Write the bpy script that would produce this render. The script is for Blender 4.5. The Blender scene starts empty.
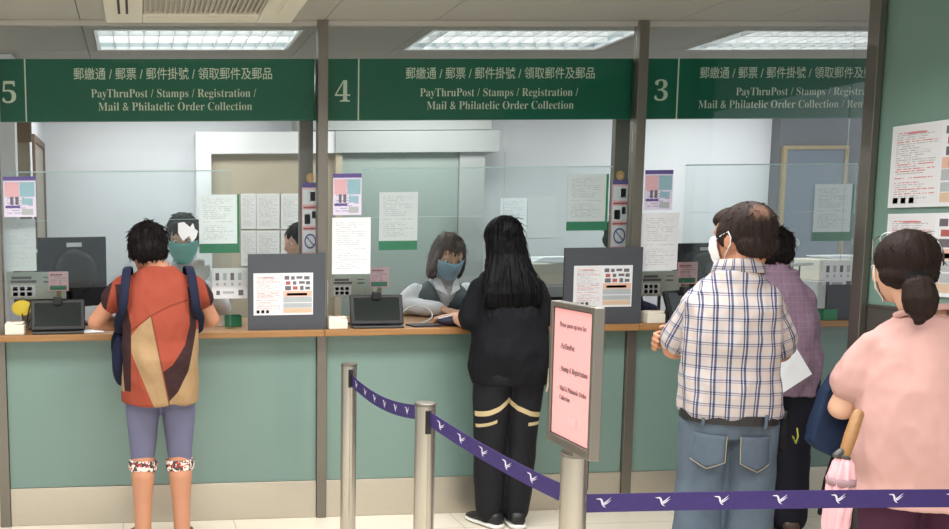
import bpy, bmesh, math, random
from mathutils import Vector, Matrix, noise, Euler
random.seed(7)
PI = math.pi
SC = bpy.context.scene
COL = SC.collection
V = Vector

# ------------------------------------------------------------------ camera
F, CX, CY = 899.5, 189.6, 326.5
YAW, PITCH, ROLL = 0.0574, 0.10744, -0.01166
CAMP = V((0.0, -4.746, 1.5782))
_f = V((math.sin(YAW)*math.cos(PITCH), math.cos(YAW)*math.cos(PITCH), -math.sin(PITCH)))
_r = V((math.cos(YAW), -math.sin(YAW), 0))
_u = _r.cross(_f)
CR = _r*math.cos(ROLL) + _u*math.sin(ROLL)
CU = -_r*math.sin(ROLL) + _u*math.cos(ROLL)
CF = _f
cam = bpy.data.cameras.new('camera')
cam.sensor_width = 36.0; cam.sensor_fit = 'HORIZONTAL'
cam.lens = F/949*36
cam.shift_x = (474.5-CX)/949
cam.shift_y = (CY-264.5)/949
cam.clip_start = 0.05
camo = bpy.data.objects.new('camera', cam); COL.objects.link(camo)
m = Matrix.Identity(4)
for i in range(3):
    m[i][0] = CR[i]; m[i][1] = CU[i]; m[i][2] = -CF[i]; m[i][3] = CAMP[i]
camo.matrix_world = m
SC.camera = camo

def ray(x, y):
    return CF + CR*((x-CX)/F) + CU*((CY-y)/F)
def at(x, y, Y=0.0):
    d = ray(x, y); t = (Y-CAMP.y)/d.y
    return CAMP + d*t
def atX(x, y, X):
    d = ray(x, y); t = (X-CAMP.x)/d.x
    return CAMP + d*t
def atZ(x, y, Z):
    d = ray(x, y); t = (Z-CAMP.z)/d.z
    return CAMP + d*t

# ------------------------------------------------------------------ materials
def lin(c):
    def g(v):
        v /= 255.0
        return v/12.92 if v <= 0.04045 else ((v+0.055)/1.055)**2.4
    return (g(c[0]), g(c[1]), g(c[2]), 1)
class E:                                    # tiny expression compiler: shader Math nodes
    nt = None
    def __init__(s, k): s.k = k
    @staticmethod
    def op(o, *a):
        n = E.nt.nodes.new('ShaderNodeMath'); n.operation = o
        for i, v in enumerate(a):
            if isinstance(v, E): E.nt.links.new(v.k, n.inputs[i])
            else: n.inputs[i].default_value = float(v)
        return E(n.outputs[0])
    def __add__(s, o): return E.op('ADD', s, o)
    __radd__ = __add__
    def __sub__(s, o): return E.op('SUBTRACT', s, o)
    def __rsub__(s, o): return E.op('SUBTRACT', o, s)
    def __mul__(s, o): return E.op('MULTIPLY', s, o)
    __rmul__ = __mul__
    def __truediv__(s, o): return E.op('DIVIDE', s, o)
    def gt(s, o): return E.op('GREATER_THAN', s, o)
    def lt(s, o): return E.op('LESS_THAN', s, o)
    def abs(s): return E.op('ABSOLUTE', s)
    def sin(s): return E.op('SINE', s)
    def floor(s): return E.op('FLOOR', s)
    def fract(s): return E.op('FRACT', s)
    def mod(s, o): return E.op('FLOORED_MODULO', s, o)
def emax(a, b): return E.op('MAXIMUM', a, b)
def emin(a, b): return E.op('MINIMUM', a, b)

class Mat:
    def __init__(s, name):
        s.m = bpy.data.materials.new(name); s.m.use_nodes = True
        s.nt = s.m.node_tree; s.b = s.nt.nodes['Principled BSDF']; E.nt = s.nt
    def node(s, t): return s.nt.nodes.new(t)
    def coord(s, kind='Object'):
        tc = s.node('ShaderNodeTexCoord'); sp = s.node('ShaderNodeSeparateXYZ')
        s.nt.links.new(tc.outputs[kind], sp.inputs[0])
        return tc.outputs[kind], E(sp.outputs[0]), E(sp.outputs[1]), E(sp.outputs[2])
    def attr(s, name):
        a = s.node('ShaderNodeAttribute'); a.attribute_name = name
        sp = s.node('ShaderNodeSeparateXYZ'); s.nt.links.new(a.outputs['Vector'], sp.inputs[0])
        return a.outputs['Vector'], E(sp.outputs[0]), E(sp.outputs[1]), E(sp.outputs[2])
    def noise(s, vec, scale, detail=3, stretch=None):
        n = s.node('ShaderNodeTexNoise'); n.inputs['Scale'].default_value = scale; n.inputs['Detail'].default_value = detail
        if stretch:
            mp = s.node('ShaderNodeMapping'); mp.inputs['Scale'].default_value = stretch
            s.nt.links.new(vec, mp.inputs['Vector']); vec = mp.outputs[0]
        s.nt.links.new(vec, n.inputs['Vector']); return E(n.outputs['Fac'])
    def white(s, e1, e2=None):
        c = s.node('ShaderNodeCombineXYZ'); s.nt.links.new(e1.k, c.inputs[0])
        if e2: s.nt.links.new(e2.k, c.inputs[1])
        w = s.node('ShaderNodeTexWhiteNoise'); w.noise_dimensions = '2D'
        s.nt.links.new(c.outputs[0], w.inputs['Vector']); return E(w.outputs['Value'])
    def mix(s, f, a, b):
        n = s.node('ShaderNodeMix'); n.data_type = 'RGBA'
        if isinstance(f, E): s.nt.links.new(f.k, n.inputs[0])
        else: n.inputs[0].default_value = f
        for v, i in ((a, 6), (b, 7)):
            if isinstance(v, tuple): n.inputs[i].default_value = v
            else: s.nt.links.new(v, n.inputs[i])
        return n.outputs[2]
    def color(s, v):
        if isinstance(v, tuple): s.b.inputs['Base Color'].default_value = v
        else: s.nt.links.new(v, s.b.inputs['Base Color'])
    def set(s, **k):
        for n, v in k.items():
            s.b.inputs[n.replace('_', ' ')].default_value = v
        return s
    def bump(s, e, strength=.3, dist=.01):
        n = s.node('ShaderNodeBump'); n.inputs['Strength'].default_value = strength; n.inputs['Distance'].default_value = dist
        s.nt.links.new(e.k, n.inputs['Height']); s.nt.links.new(n.outputs[0], s.b.inputs['Normal'])

def plain(name, rgb, rough=.5, metal=0.0, var=.08, scale=6.0, stretch=None, spec=None, bump=0):
    M = Mat(name); c = lin(rgb)
    vec, x, y, z = M.coord('Object')
    n = M.noise(vec, scale, 4, stretch)
    d = tuple(v*(1-var) for v in c[:3])+(1,); l = tuple(min(1, v*(1+var)) for v in c[:3])+(1,)
    M.color(M.mix(n, d, l)); M.set(Roughness=rough, Metallic=metal)
    if spec is not None: M.b.inputs['Specular IOR Level'].default_value = spec
    if bump: M.bump(M.noise(vec, scale*8, 3, stretch), bump, .004)
    return M.m
def glass_mat(name, tint=(.93, .97, .96), ior=1.45, rough=0.0, boost=1.0):
    m = bpy.data.materials.new(name); m.use_nodes = True; nt = m.node_tree; nt.nodes.clear()
    o = nt.nodes.new('ShaderNodeOutputMaterial'); mx = nt.nodes.new('ShaderNodeMixShader')
    t = nt.nodes.new('ShaderNodeBsdfTransparent'); t.inputs[0].default_value = tint+(1,)
    g = nt.nodes.new('ShaderNodeBsdfGlossy'); g.inputs['Roughness'].default_value = rough
    fr = nt.nodes.new('ShaderNodeFresnel'); fr.inputs[0].default_value = ior
    mu = nt.nodes.new('ShaderNodeMath'); mu.operation = 'MULTIPLY'; mu.inputs[1].default_value = boost
    nt.links.new(fr.outputs[0], mu.inputs[0]); nt.links.new(mu.outputs[0], mx.inputs[0])
    nt.links.new(t.outputs[0], mx.inputs[1]); nt.links.new(g.outputs[0], mx.inputs[2]); nt.links.new(mx.outputs[0], o.inputs[0])
    return m
def emit_mat(name, rgb, st):
    M = Mat(name); M.color(lin(rgb)); M.b.inputs['Emission Color'].default_value = lin(rgb); M.b.inputs['Emission Strength'].default_value = st
    return M.m

# ------------------------------------------------------------------ mesh builder
class MB:
    def __init__(s): s.v = []; s.f = []; s.mi = []; s.cur = 0
    def face(s, idx): s.f.append(tuple(idx)); s.mi.append(s.cur)
    def box(s, x0, x1, y0, y1, z0, z1, M=None):
        b = len(s.v)
        for z in (z0, z1):
            for x, y in ((x0, y0), (x1, y0), (x1, y1), (x0, y1)):
                p = V((x, y, z)); s.v.append(M @ p if M else p)
        for q in ((0, 3, 2, 1), (4, 5, 6, 7), (0, 1, 5, 4), (1, 2, 6, 5), (2, 3, 7, 6), (3, 0, 4, 7)):
            s.face([b+i for i in q])
        return s
    def loft(s, rings, cap=True, closed=False):
        n = len(rings[0]); b = len(s.v)
        for r in rings: s.v.extend(V(p) for p in r)
        R = len(rings)
        for i in range(R if closed else R-1):
            for k in range(n):
                a = b+i*n+k; a2 = b+i*n+(k+1) % n; i2 = (i+1) % R
                c = b+i2*n+(k+1) % n; d = b+i2*n+k
                s.face((a, a2, c, d))
        if cap and not closed:
            s.face([b+k for k in range(n)][::-1]); s.face([b+(R-1)*n+k for k in range(n)])
        return s
    def tube(s, pts, rads, n=10, flat=1.0, caps=True, up=None):
        pts = [V(p) for p in pts]
        if not hasattr(rads, '__len__'): rads = [rads]*len(pts)
        t0 = (pts[1]-pts[0]).normalized()
        ref = V(up) if up else (V((0, 0, 1)) if abs(t0.z) < .9 else V((1, 0, 0)))
        a = (ref - t0*ref.dot(t0)).normalized(); rings = []
        L = len(pts)
        def ring(c, t, r):
            b = t.cross(a).normalized()
            return [c+(a*math.cos(2*PI*k/n)+b*math.sin(2*PI*k/n)*flat)*r for k in range(n)]
        for i, p in enumerate(pts):
            if i == 0: t = t0
            elif i == L-1: t = (pts[i]-pts[i-1]).normalized()
            else: t = ((pts[i+1]-pts[i]).normalized()+(pts[i]-pts[i-1]).normalized()).normalized()
            a = (a-t*a.dot(t)).normalized()
            if i == 0 and caps:
                for q in (.98, .8, .45): rings.append(ring(p-t*rads[0]*q, t, rads[0]*math.sqrt(1-q*q)))
            rings.append(ring(p, t, rads[i]))
            if i == L-1 and caps:
                for q in (.45, .8, .98): rings.append(ring(p+t*rads[i]*q, t, rads[i]*math.sqrt(1-q*q)))
        return s.loft(rings)
    def ell(s, c, r, n=16, m=10, M=None):
        rings = []; c = V(c)
        for i in range(m+1):
            th = PI*(i+.02)/(m+.04)
            rr = [V((c.x+r[0]*math.sin(th)*math.cos(2*PI*k/n), c.y+r[1]*math.sin(th)*math.sin(2*PI*k/n), c.z-r[2]*math.cos(th))) for k in range(n)]
            rings.append([M @ p for p in rr] if M else rr)
        return s.loft(rings)
    def cyl(s, c, r, z0, z1, n=24):
        cx, cy = c
        return s.loft([[V((cx+r*math.cos(2*PI*k/n), cy+r*math.sin(2*PI*k/n), z)) for k in range(n)] for z in (z0, z1)])
    def prism(s, poly, d, M=None):          # polygon in xz, extruded along +y by d
        n = len(poly); b = len(s.v)
        for y in (0, d):
            for x, z in poly:
                p = V((x, y, z)); s.v.append(M @ p if M else p)
        s.face([b+k for k in range(n)]); s.face([b+n+k for k in range(n)][::-1])
        for k in range(n): s.face((b+(k+1) % n, b+k, b+n+k, b+n+(k+1) % n))
        return s
    def mesh(s, name, mats=(), smooth=False, fix=True):
        me = bpy.data.meshes.new(name); me.from_pydata([tuple(p) for p in s.v], [], s.f)
        for mm in (mats if isinstance(mats, (list, tuple)) else [mats]): me.materials.append(mm)
        me.polygons.foreach_set('material_index', s.mi)
        if fix:
            bm = bmesh.new(); bm.from_mesh(me); bmesh.ops.recalc_face_normals(bm, faces=bm.faces); bm.to_mesh(me); bm.free()
        if smooth: me.polygons.foreach_set('use_smooth', [True]*len(me.polygons))
        me.update(); return me
    def build(s, name, mats, parent=None, loc=None, smooth=False, bev=0, rz=0):
        o = link(name, s.mesh(name, mats, smooth), parent, loc, rz)
        if bev:
            b = o.modifiers.new('bevel', 'BEVEL'); b.width = bev; b.segments = 2; b.limit_method = 'ANGLE'
        return o
def link(name, me, parent=None, loc=None, rz=0):
    o = bpy.data.objects.new(name, me); COL.objects.link(o)
    if parent: o.parent = parent
    if loc is not None: o.location = loc
    if rz: o.rotation_euler.z = rz
    return o
def smooth_by_angle(o, deg=35):
    me = o.data; me.polygons.foreach_set('use_smooth', [True]*len(me.polygons))
    bm = bmesh.new(); bm.from_mesh(me)
    for e in bm.edges:
        if len(e.link_faces) == 2 and e.calc_face_angle(0) > math.radians(deg): e.smooth = False
    bm.to_mesh(me); bm.free(); return o
def tag(o, label, cat, group=None, kind=None):
    o['label'] = label; o['category'] = cat
    if group: o['group'] = group
    if kind: o['kind'] = kind
    return o
def struct(o): o['kind'] = 'structure'; return o
def thing(name, label, cat, loc=(0, 0, 0), rz=0, group=None):
    o = bpy.data.objects.new(name, None); COL.objects.link(o); o.location = loc; o.rotation_euler.z = rz
    o.empty_display_size = .1
    return tag(o, label, cat, group)
def copy_tree(o, loc=None, label=None, parent=None):
    c = o.copy(); COL.objects.link(c)
    if parent: c.parent = parent
    if loc is not None: c.location = loc
    if label: c['label'] = label
    for ch in list(o.children): copy_tree(ch, parent=c)
    return c
def serif(s):
    o = ''
    for c in s:
        if 'A' <= c <= 'Z': o += chr(0x1D400+ord(c)-65)
        elif 'a' <= c <= 'z': o += chr(0x1D41A+ord(c)-97)
        elif '0' <= c <= '9': o += chr(0x1D7CE+ord(c)-48)
        else: o += c
    return o
def text_mesh(body, size, off=0, width=None, align='CENTER', M=None, mat=None, name='lettering'):
    c = bpy.data.curves.new('t', 'FONT'); c.body = body; c.size = 1; c.offset = off; c.align_x = 'LEFT'; c.resolution_u = 4
    t = bpy.data.objects.new('t', c); COL.objects.link(t)
    dg = bpy.context.evaluated_depsgraph_get(); dg.update()
    me = bpy.data.meshes.new_from_object(t.evaluated_get(dg)); bpy.data.objects.remove(t); bpy.data.curves.remove(c)
    xs = [v.co.x for v in me.vertices]; w = max(xs)-min(xs); x0 = min(xs)
    sx = width/w if width else size
    off0 = {'LEFT': 0, 'CENTER': .5, 'RIGHT': 1}[align]
    for v in me.vertices:
        p = V(((v.co.x-x0-w*off0)*sx, 0, v.co.y*size)); v.co = M @ p if M else p
    me.name = name; me.materials.clear()
    if mat: me.materials.append(mat)
    return me
def join_mesh(name, meshes):
    bm = bmesh.new()
    for me in meshes: bm.from_mesh(me)
    o = bpy.data.meshes.new(name); bm.to_mesh(o); bm.free()
    for mm in meshes[0].materials: o.materials.append(mm)
    return o
# ================================================================== MATERIALS
def mk_steel(name, rgb, rough=.32, stretch=(1, 1, 60)):
    M = Mat(name); vec, x, y, z = M.coord('Object'); c = lin(rgb)
    n = M.noise(vec, 20, 3, stretch)
    M.color(M.mix(n, tuple(v*.86 for v in c[:3])+(1,), tuple(min(1, v*1.08) for v in c[:3])+(1,)))
    M.set(Metallic=.85, Roughness=rough); return M.m
STEEL = mk_steel('brushed_steel_upright', (134, 128, 120), .4, (60, 60, 1))
STEELH = mk_steel('brushed_steel_plate', (206, 198, 184), .45, (1, 60, 60))
CHROME = mk_steel('polished_steel', (178, 172, 162), .2, (40, 40, 1))
DKMETAL = plain('dark_grey_metal', (72, 72, 72), .45, .3)
WHITE = plain('white_paint', (226, 228, 230), .55, var=.03)
BACKW = plain('back_wall_paint', (214, 217, 222), .7, var=.03)
GREYP = plain('grey_panel', (166, 172, 171), .6, var=.05)
GREYG = plain('grey_green_panel', (150, 164, 158), .5, var=.05)
BEIGE = plain('beige_board', (178, 168, 148), .75, var=.07)
BROWN = plain('brown_wood_trim', (106, 84, 68), .5, var=.15, stretch=(1, 1, 8))
OLIVE = plain('light_wood_trim', (150, 132, 96), .5, var=.1)
DKROOM = plain('dark_grey_wall', (88, 92, 98), .6, var=.08)
BLACK = plain('black_plastic', (22, 23, 26), .4, var=.15)
SCREEN = plain('dark_screen', (26, 34, 34), .12, var=.1, spec=.6)
NAVYP = plain('slate_plastic', (26, 32, 44), .55, var=.1)
BOARD = plain('charcoal_board', (70, 73, 80), .6, var=.06)
CREAM = plain('cream_plastic', (226, 220, 206), .45, var=.04)
RED = plain('red_plastic', (176, 60, 52), .4)
YELLOW = plain('yellow_card', (218, 190, 60), .5)
GREENB = plain('green_border', (44, 128, 92), .5, var=.05)
GREENBOX = plain('green_plastic', (30, 120, 80), .4)
WHITEP = plain('white_paper', (220, 222, 226), .7, var=.02)
INK = plain('dark_ink', (60, 60, 66), .7)
PINKP = plain('pink_paper', (232, 164, 164), .7, var=.03)
LETTER = plain('cream_letter', (214, 226, 208), .5, var=.03)

def mk_sign():
    M = Mat('green_sign'); vec, x, y, z = M.coord('Object')
    n = M.noise(vec, 1.5, 3)
    M.color(M.mix(n, lin((0, 88, 68)), lin((2, 104, 80)))); M.set(Roughness=.3); M.b.inputs['Specular IOR Level'].default_value = .3
    return M.m
SIGN = mk_sign()
def mk_teal(name, a, b, rough):
    M = Mat(name); vec, x, y, z = M.coord('Object')
    n = M.noise(vec, 1.2, 4)
    M.color(M.mix(n, lin(a), lin(b))); M.set(Roughness=rough); M.b.inputs['Specular IOR Level'].default_value = .45
    M.b.inputs['Coat Weight'].default_value = .25; M.b.inputs['Coat Roughness'].default_value = .08
    return M.m
TEAL = mk_teal('teal_back_painted_glass', (109, 134, 127), (119, 144, 136), .3)
TEALW = mk_teal('teal_wall_panel', (112, 142, 130), (122, 152, 139), .35)
def mk_wood():
    M = Mat('honey_wood'); vec, x, y, z = M.coord('Object')
    n = M.noise(vec, 5, 5, (1, 14, 14)); n2 = M.noise(vec, 40, 3, (1, 20, 20))
    c = M.mix(n, lin((138, 98, 58)), lin((178, 134, 86))); c = M.mix(n2*.35, c, lin((120, 76, 40)))
    M.color(c); M.set(Roughness=.38); return M.m
WOOD = mk_wood()
def mk_floor():
    M = Mat('cream_floor_tile'); vec, x, y, z = M.coord('Object')
    gx = ((x+.1)/.6).fract(); gy = ((y+.24)/.6).fract()
    g = emin(emin(gx, 1-gx), emin(gy, 1-gy)).lt(.004)
    n = M.noise(vec, 3, 5)
    c = M.mix(n, lin((214, 207, 190)), lin((226, 219, 203))); c = M.mix(g, c, lin((176, 168, 150)))
    M.color(c); M.set(Roughness=.22); return M.m
FLOORM = mk_floor()
CEILM = plain('ceiling_panel', (158, 155, 147), .7, var=.03)
CEILD = plain('ceiling_gap', (60, 58, 54), .8)
GLASS = glass_mat('clear_glass', (.965, .985, .98), 1.5, 0.0, .5)
ACRYL = glass_mat('clear_acrylic', (.95, .975, .975), 1.5, 0.0, .7)
ACEDGE = plain('acrylic_edge', (196, 216, 214), .2, var=.03)
TUBE = emit_mat('fluorescent_tube', (255, 252, 244), 1.2)
LOUV = plain('louvre_white_metal', (235, 236, 238), .25, .25, var=.02)

def paper_mat(name, base=(222, 224, 228), ink=(130, 132, 140), rows=26, cols=34, margin=.1, fill=.66, head=0.0, strength=.5, accent=None):
    """printed sheet: lines of broken words, in the sheet's own 0..1 coordinates"""
    M = Mat(name); vec, x, y, z = M.coord('Generated')
    r = (z*rows).floor(); rowpos = (z*rows).fract()
    line = rowpos.gt(.35)*rowpos.lt(.8)
    w = M.white((x*cols).floor(), r)
    rlen = M.white(r*3.7+11.3, r)
    rowon = M.white(r*1.3+5.1, r*2.1).lt(.86)
    inx = x.gt(margin)*x.lt(emin(1-margin, rlen*.9+.45))
    inz = z.gt(margin*.8)*z.lt(1-margin*.8)
    k = line*w.lt(fill)*inx*inz*rowon
    if head: k = emax(k, z.gt(.93-head)*z.lt(.93)*x.gt(.3)*x.lt(.7))
    c = M.mix(k*strength, lin(base), lin(ink))
    if accent:
        acc = M.white(r*2.9+7.7, r).lt(.25)
        c = M.mix(k*acc, c, lin(accent))
    M.color(c); M.set(Roughness=.65); return M.m
PAPER = paper_mat('printed_white_sheet', strength=.36)
PAPERB = paper_mat('printed_bluish_sheet', (246, 250, 254), (140, 148, 158), strength=.35)
PAPERBK = paper_mat('printed_sheet_fine', (222, 222, 220), (128, 128, 128), 40, 26, fill=.7)
PAPERPK = paper_mat('printed_pink_sheet', (236, 190, 196), (150, 90, 110), 10, 14)
PAPERLAV = paper_mat('printed_lavender_sheet', (214, 206, 226), (110, 96, 140), 16, 16)
PAPERR = paper_mat('printed_notice_sheet', (218, 217, 220), (120, 112, 118), 34, 40, .07, .7, .03, .5, (200, 120, 120))

# ================================================================== THE SETTING
MX = [-0.727, 0.983, 2.697, 4.41]              # upright centres
ZC = 2.647                                      # ceiling
MX0 = MX[0]-1.71
b = MB(); b.box(-4.5, 5.6, -7.5, 2.8, -.06, 0); struct(b.build('floor', FLOORM))

# ceiling: panels with thin gaps, holes for three troffers
LIGHTS = [(-0.215, .925), (1.63, 2.83), (3.40, 4.60)]
LY0, LY1 = .22, .77
b = MB(); b.cur = 1; b.box(-4.5, 5.6, -7.5, 2.8, ZC+.14, ZC+.16); b.cur = 0
xs = [-4.5, -3.3, -2.1, -.9, -.268, .99, 1.58, 2.79+.08, 3.35, 4.65, 5.6]
ys = [-7.5, -6.3, -5.1, -3.9, -2.7, -1.5, -.4, .0, LY0-.02, LY1+.02, 1.4, 2.0, 2.8]
for i in range(len(xs)-1):
    for j in range(len(ys)-1):
        x0, x1, y0, y1 = xs[i]+.002, xs[i+1]-.002, ys[j]+.002, ys[j+1]-.002
        hole = None
        if ys[j] == LY0-.02:
            for a, c in LIGHTS:
                if xs[i] <= a+.06 and xs[i+1] >= c-.06: hole = (a, c)
        if not hole: b.box(x0, x1, y0, y1, ZC, ZC+.02)
        else:
            a, c = hole
            if a > x0: b.box(x0, a, y0, y1, ZC, ZC+.02)
            if c < x1: b.box(c, x1, y0, y1, ZC, ZC+.02)
            b.box(max(a, x0), min(c, x1), y0, LY0, ZC, ZC+.02); b.box(max(a, x0), min(c, x1), LY1, y1, ZC, ZC+.02)
struct(b.build('ceiling', [CEILM, CEILD]))

# ceiling lights (recessed louvre troffers)
def troffer(x0, x1, label):
    cx = (x0+x1)/2; cy = (LY0+LY1)/2
    t = thing('ceiling_light', label, 'ceiling light', (cx, cy, ZC), 0, 'louvred ceiling lights')
    hx = (x1-x0)/2-.004; hy = (LY1-LY0)/2-.004
    b = MB()
    for q in ((-hx, -hx+.02, -hy, hy), (hx-.02, hx, -hy, hy), (-hx+.02, hx-.02, -hy, -hy+.02), (-hx+.02, hx-.02, hy-.02, hy)):
        b.box(*q, -.004, .012)
    b.build('frame', LOUV, t)
    b = MB(); b.box(-hx, hx, -hy, hy, .1, .11)
    for q in ((-hx, -hx+.006, -hy, hy), (hx-.006, hx, -hy, hy), (-hx, hx, -hy, -hy+.006), (-hx, hx, hy-.006, hy)): b.box(*q, .012, .1)
    b.build('housing', plain('housing_grey', (158, 172, 176), .4, .2), t)
    b = MB(); n = 13
    for k in range(1, n):
        x = -hx+.02+(2*hx-.04)*k/n
        b.prism([(-.012, .045), (.012, .045), (.002, .002), (-.002, .002)], 2*hy-.04, Matrix.Translation((x, -hy+.02, 0)))
    b.build('louvre_blade', LOUV, t)
    for yy in (-hy*.34, hy*.34):
        b = MB(); b.box(-hx+.02, hx-.02, yy-.006, yy+.006, .002, .045); b.build('divider', LOUV, t)
    for yy in (-hy*.66, 0, hy*.66):
        b = MB(); b.tube([(-hx+.05, yy, .075), (hx-.05, yy, .075)], .013, 10); b.build('fluorescent_tube', TUBE, t, smooth=True)
    return t
troffer(*LIGHTS[0], 'louvred ceiling light above counter 5, leftmost of the three')
troffer(*LIGHTS[1], 'louvred ceiling light above counter 4, the middle of three')
troffer(*LIGHTS[2], 'louvred ceiling light above counter 3, partly cut off by the right-hand post')

# air-conditioning cassette in front of the glass
p0 = atZ(106, 23.5, ZC-.03); p1 = atZ(291, 23.5, ZC-.03)
ax0, ax1, ay1 = p0.x, p1.x, p0.y-.01
aw = ax1-ax0
t = thing('air_conditioner', 'beige square air conditioner cassette set in the ceiling', 'air conditioner', ((ax0+ax1)/2, ay1-aw/2, ZC))
ACM = plain('air_conditioner_plastic', (206, 200, 184), .5, var=.03)
h = aw/2; g = .29*aw/.95
b = MB()
for q in ((-h, -g, -h, h), (g, h, -h, h), (-g, g, -h, -g), (-g, g, g, h)): b.box(*q, -.03, -.001)
b.build('panel', ACM, t, bev=.006)
for (x0, x1, y0, y1) in ((-.41, -.36, -.27, .27), (.36, .41, -.27, .27), (-.27, .27, -.41, -.36), (-.27, .27, .36, .41)):
    k = aw/.95; b = MB(); b.box(x0*k, x1*k, y0*k, y1*k, -.033, -.0295); v = b.build('air_slot', CEILD if x0 < 0 and x1 < 0 else ACM, t)
    b = MB(); b.box(x0*k+.012, x1*k-.012, y0*k+.012, y1*k-.012, -.037, -.033); b.build('flap', ACM, v)
b = MB(); b.box(-g, g, -g, g, -.012, -.002)
for k in range(24):
    x = -g+.01+(2*g-.02)*k/23; b.box(x-.004, x+.004, -g, g, -.028, -.012)
b.build('intake_grille', plain('air_grille', (176, 170, 156), .5), t)

# ---- uprights floor to ceiling
UPL = ['steel post at the left edge, in front of counter 5', 'steel post between counter 5 and counter 4',
       'steel post between counter 4 and counter 3', 'steel post where counter 3 meets the green wall']
for i, x in enumerate(MX[:3]):
    b = MB(); hw = .0265 if i < 3 else .03
    b.box(x-hw, x+hw, -.012, .05, 0, ZC-.001)
    tag(b.build('upright_post', STEEL, None, None, bev=.003), UPL[i], 'post', 'steel posts of the counter')
# ---- service counters
ZT = at(480, 327.2, -.08).z; ZW = at(480, 333.6, -.08).z      # worktop top and underside
ZK = .2065
names = {-1: ('plain service counter at the far left edge of the frame',), 0: ('service counter below sign number 5',), 1: ('service counter below sign number 4',), 2: ('service counter below sign number 3',)}
edges = [MX0]+MX
for i in range(-1, 3):
    xa, xb = edges[i+1], edges[i+2]
    hw = .0275; xm = (xa+xb)/2; L = (xb-xa)/2
    end = .03 if i == 2 else 0
    t = thing('service_counter', names[i][0], 'counter', (xm, 0, 0), 0, 'service counters')
    b = MB(); b.box(-L+hw, L-hw-end, .012, .03, ZK, ZW-.001); b.build('front_panel', TEAL, t, bev=.002)
    b = MB(); b.box(-L+hw, L-hw-end, .002, .03, .001, ZK-.001); b.build('kick_plate', STEELH, t, bev=.002)
    b = MB(); b.box(-L+hw+.004, L-hw-end-.004, .031, .62, .05, ZW-.001); b.build('cabinet', GREYP, t)
    b = MB(); b.box(-L+hw+.001, L-hw-end-.001, -.014, .66, ZW, ZT); b.box(-L+.001, L-.001, -.08, -.014, ZW, ZT)
    b.build('worktop', WOOD, t, bev=.004)
# ---- full glass behind the posts, with a top rail
for i in range(0, 3):
    xa, xb = MX[i]+.028, MX[i+1]-.028-(.004 if i == 2 else 0)
    n = ('5', '4', '3')[i]
    t = thing('glass_screen', 'tall clear glass screen above the counter under sign number '+n, 'glass screen', ((xa+xb)/2, .0, 1.31), 0, 'tall glass screens')
    L = (xb-xa)/2
    js = L*.16 if i == 1 else L*.4
    for a, c in ((-L, js-.0015), (js+.0015, L)):
        b = MB(); b.box(a, c, .016, .022, 0, ZC-1.31-.025); b.build('glass_pane', GLASS, t)
    b = MB(); b.box(-L, L, .008, .03, ZC-1.31-.025, ZC-1.31-.001); b.build('top_rail', plain('pale_rail', (176, 172, 164), .5), t)
# ---- fascia signs
zs0 = at(480, 119.6, .07).z; zs1 = at(480, 58.6, .07).z
SX = [MX[0]+.03, MX[1], MX[2], MX[3]-.035]
sign_rows = [('5', 'Mail & Philatelic Order Collection'), ('4', 'Mail & Philatelic Order Collection'), ('3', 'Mail & Philatelic Order Collection / Remittance')]
# pixel layout: divider x, number x-centre, (chinese x0,x1), (row 2 x0,x1), (row3 x0,x1)
lay = [(25.5, 9.0, (74, 272), (91, 256), (98, 252)), (358.5, 342.5, (405.5, 594), (420, 578), (427, 574)), (677.5, 661, (699, 881), (736, 887), (699, 893))]
def sign_board(i, xa, xb):
    num, row3 = sign_rows[i]; dv, nx, c1, c2, c3 = lay[i]
    Y = .07; h = zs1-zs0
    t = thing('counter_sign', 'long green sign with white number %s above the glass' % num, 'sign', (xa, Y, zs0), 0, 'green counter signs')
    b = MB(); b.box(0, xb-xa, 0, .03, 0, h); b.build('sign_panel', SIGN, t, bev=.002)
    def lx(px, py): return at(px, py, Y).x-xa
    b = MB(); d = lx(dv, 90); b.box(d-.0035, d+.0035, -.002, 0, 0.0, h); b.build('divider_line', LETTER, t)
    M = lambda x, z: Matrix.Translation((x, -.002, z))
    zc = h*.32
    me = text_mesh(serif(num), .158, -.006, None, 'CENTER', M(lx(nx, 90), h*.30), LETTER, 'number'); link('number', me, t)
    xr = xb-xa-.004
    def row(body, px, frac, size, off):
        x0, x1 = lx(px[0], 90), lx(px[1], 90)
        me = text_mesh(body, size, off, x1-x0, 'LEFT', M(x0, h*frac), LETTER)
        if x1 > xr:                                             # runs on behind the post
            bm = bmesh.new(); bm.from_mesh(me)
            bmesh.ops.bisect_plane(bm, geom=bm.verts[:]+bm.edges[:]+bm.faces[:], plane_co=(xr, 0, 0), plane_no=(1, 0, 0), clear_outer=True)
            bm.to_mesh(me); bm.free()
        link('lettering', me, t)
    row('郵繳通 / 郵票 / 郵件掛號 / 領取郵件及郵品' + ('' if i < 2 else ''), c1, .685, .066, .004)
    row(serif('PayThruPost / Stamps / Registration /'), c2, .385, .061, -.007)
    row(serif(row3), c3, .172, .061, -.007)
    return t
xe = at(864.5, 90, .07).x
sign_board(0, SX[0]-.0, MX[1]-.029)
sign_board(1, MX[1]-.025, MX[2]-.004)
sign_board(2, MX[2]-.0, MX[3])
# ---- right-hand wall
YW = -.70                                       # far end of the wall, nearer than the counter
XW = at(870, 0, YW+.06).x
WX = XW+.042
ZD = atX(868, 305, WX).z
b = MB(); b.box(WX, WX+.1, -3.6, YW+.06, ZD, ZC-.001); b.cur = 1
b.box(WX-.004, WX+.1, -3.6, YW+.06, 0, ZD); b.cur = 2; b.box(WX-.008, WX+.1, -3.6, YW+.06, ZD-.006, ZD+.006)
struct(b.build('wall_right', [TEALW, plain('dark_brown_dado', (74, 70, 66), .45), STEEL]))

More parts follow.
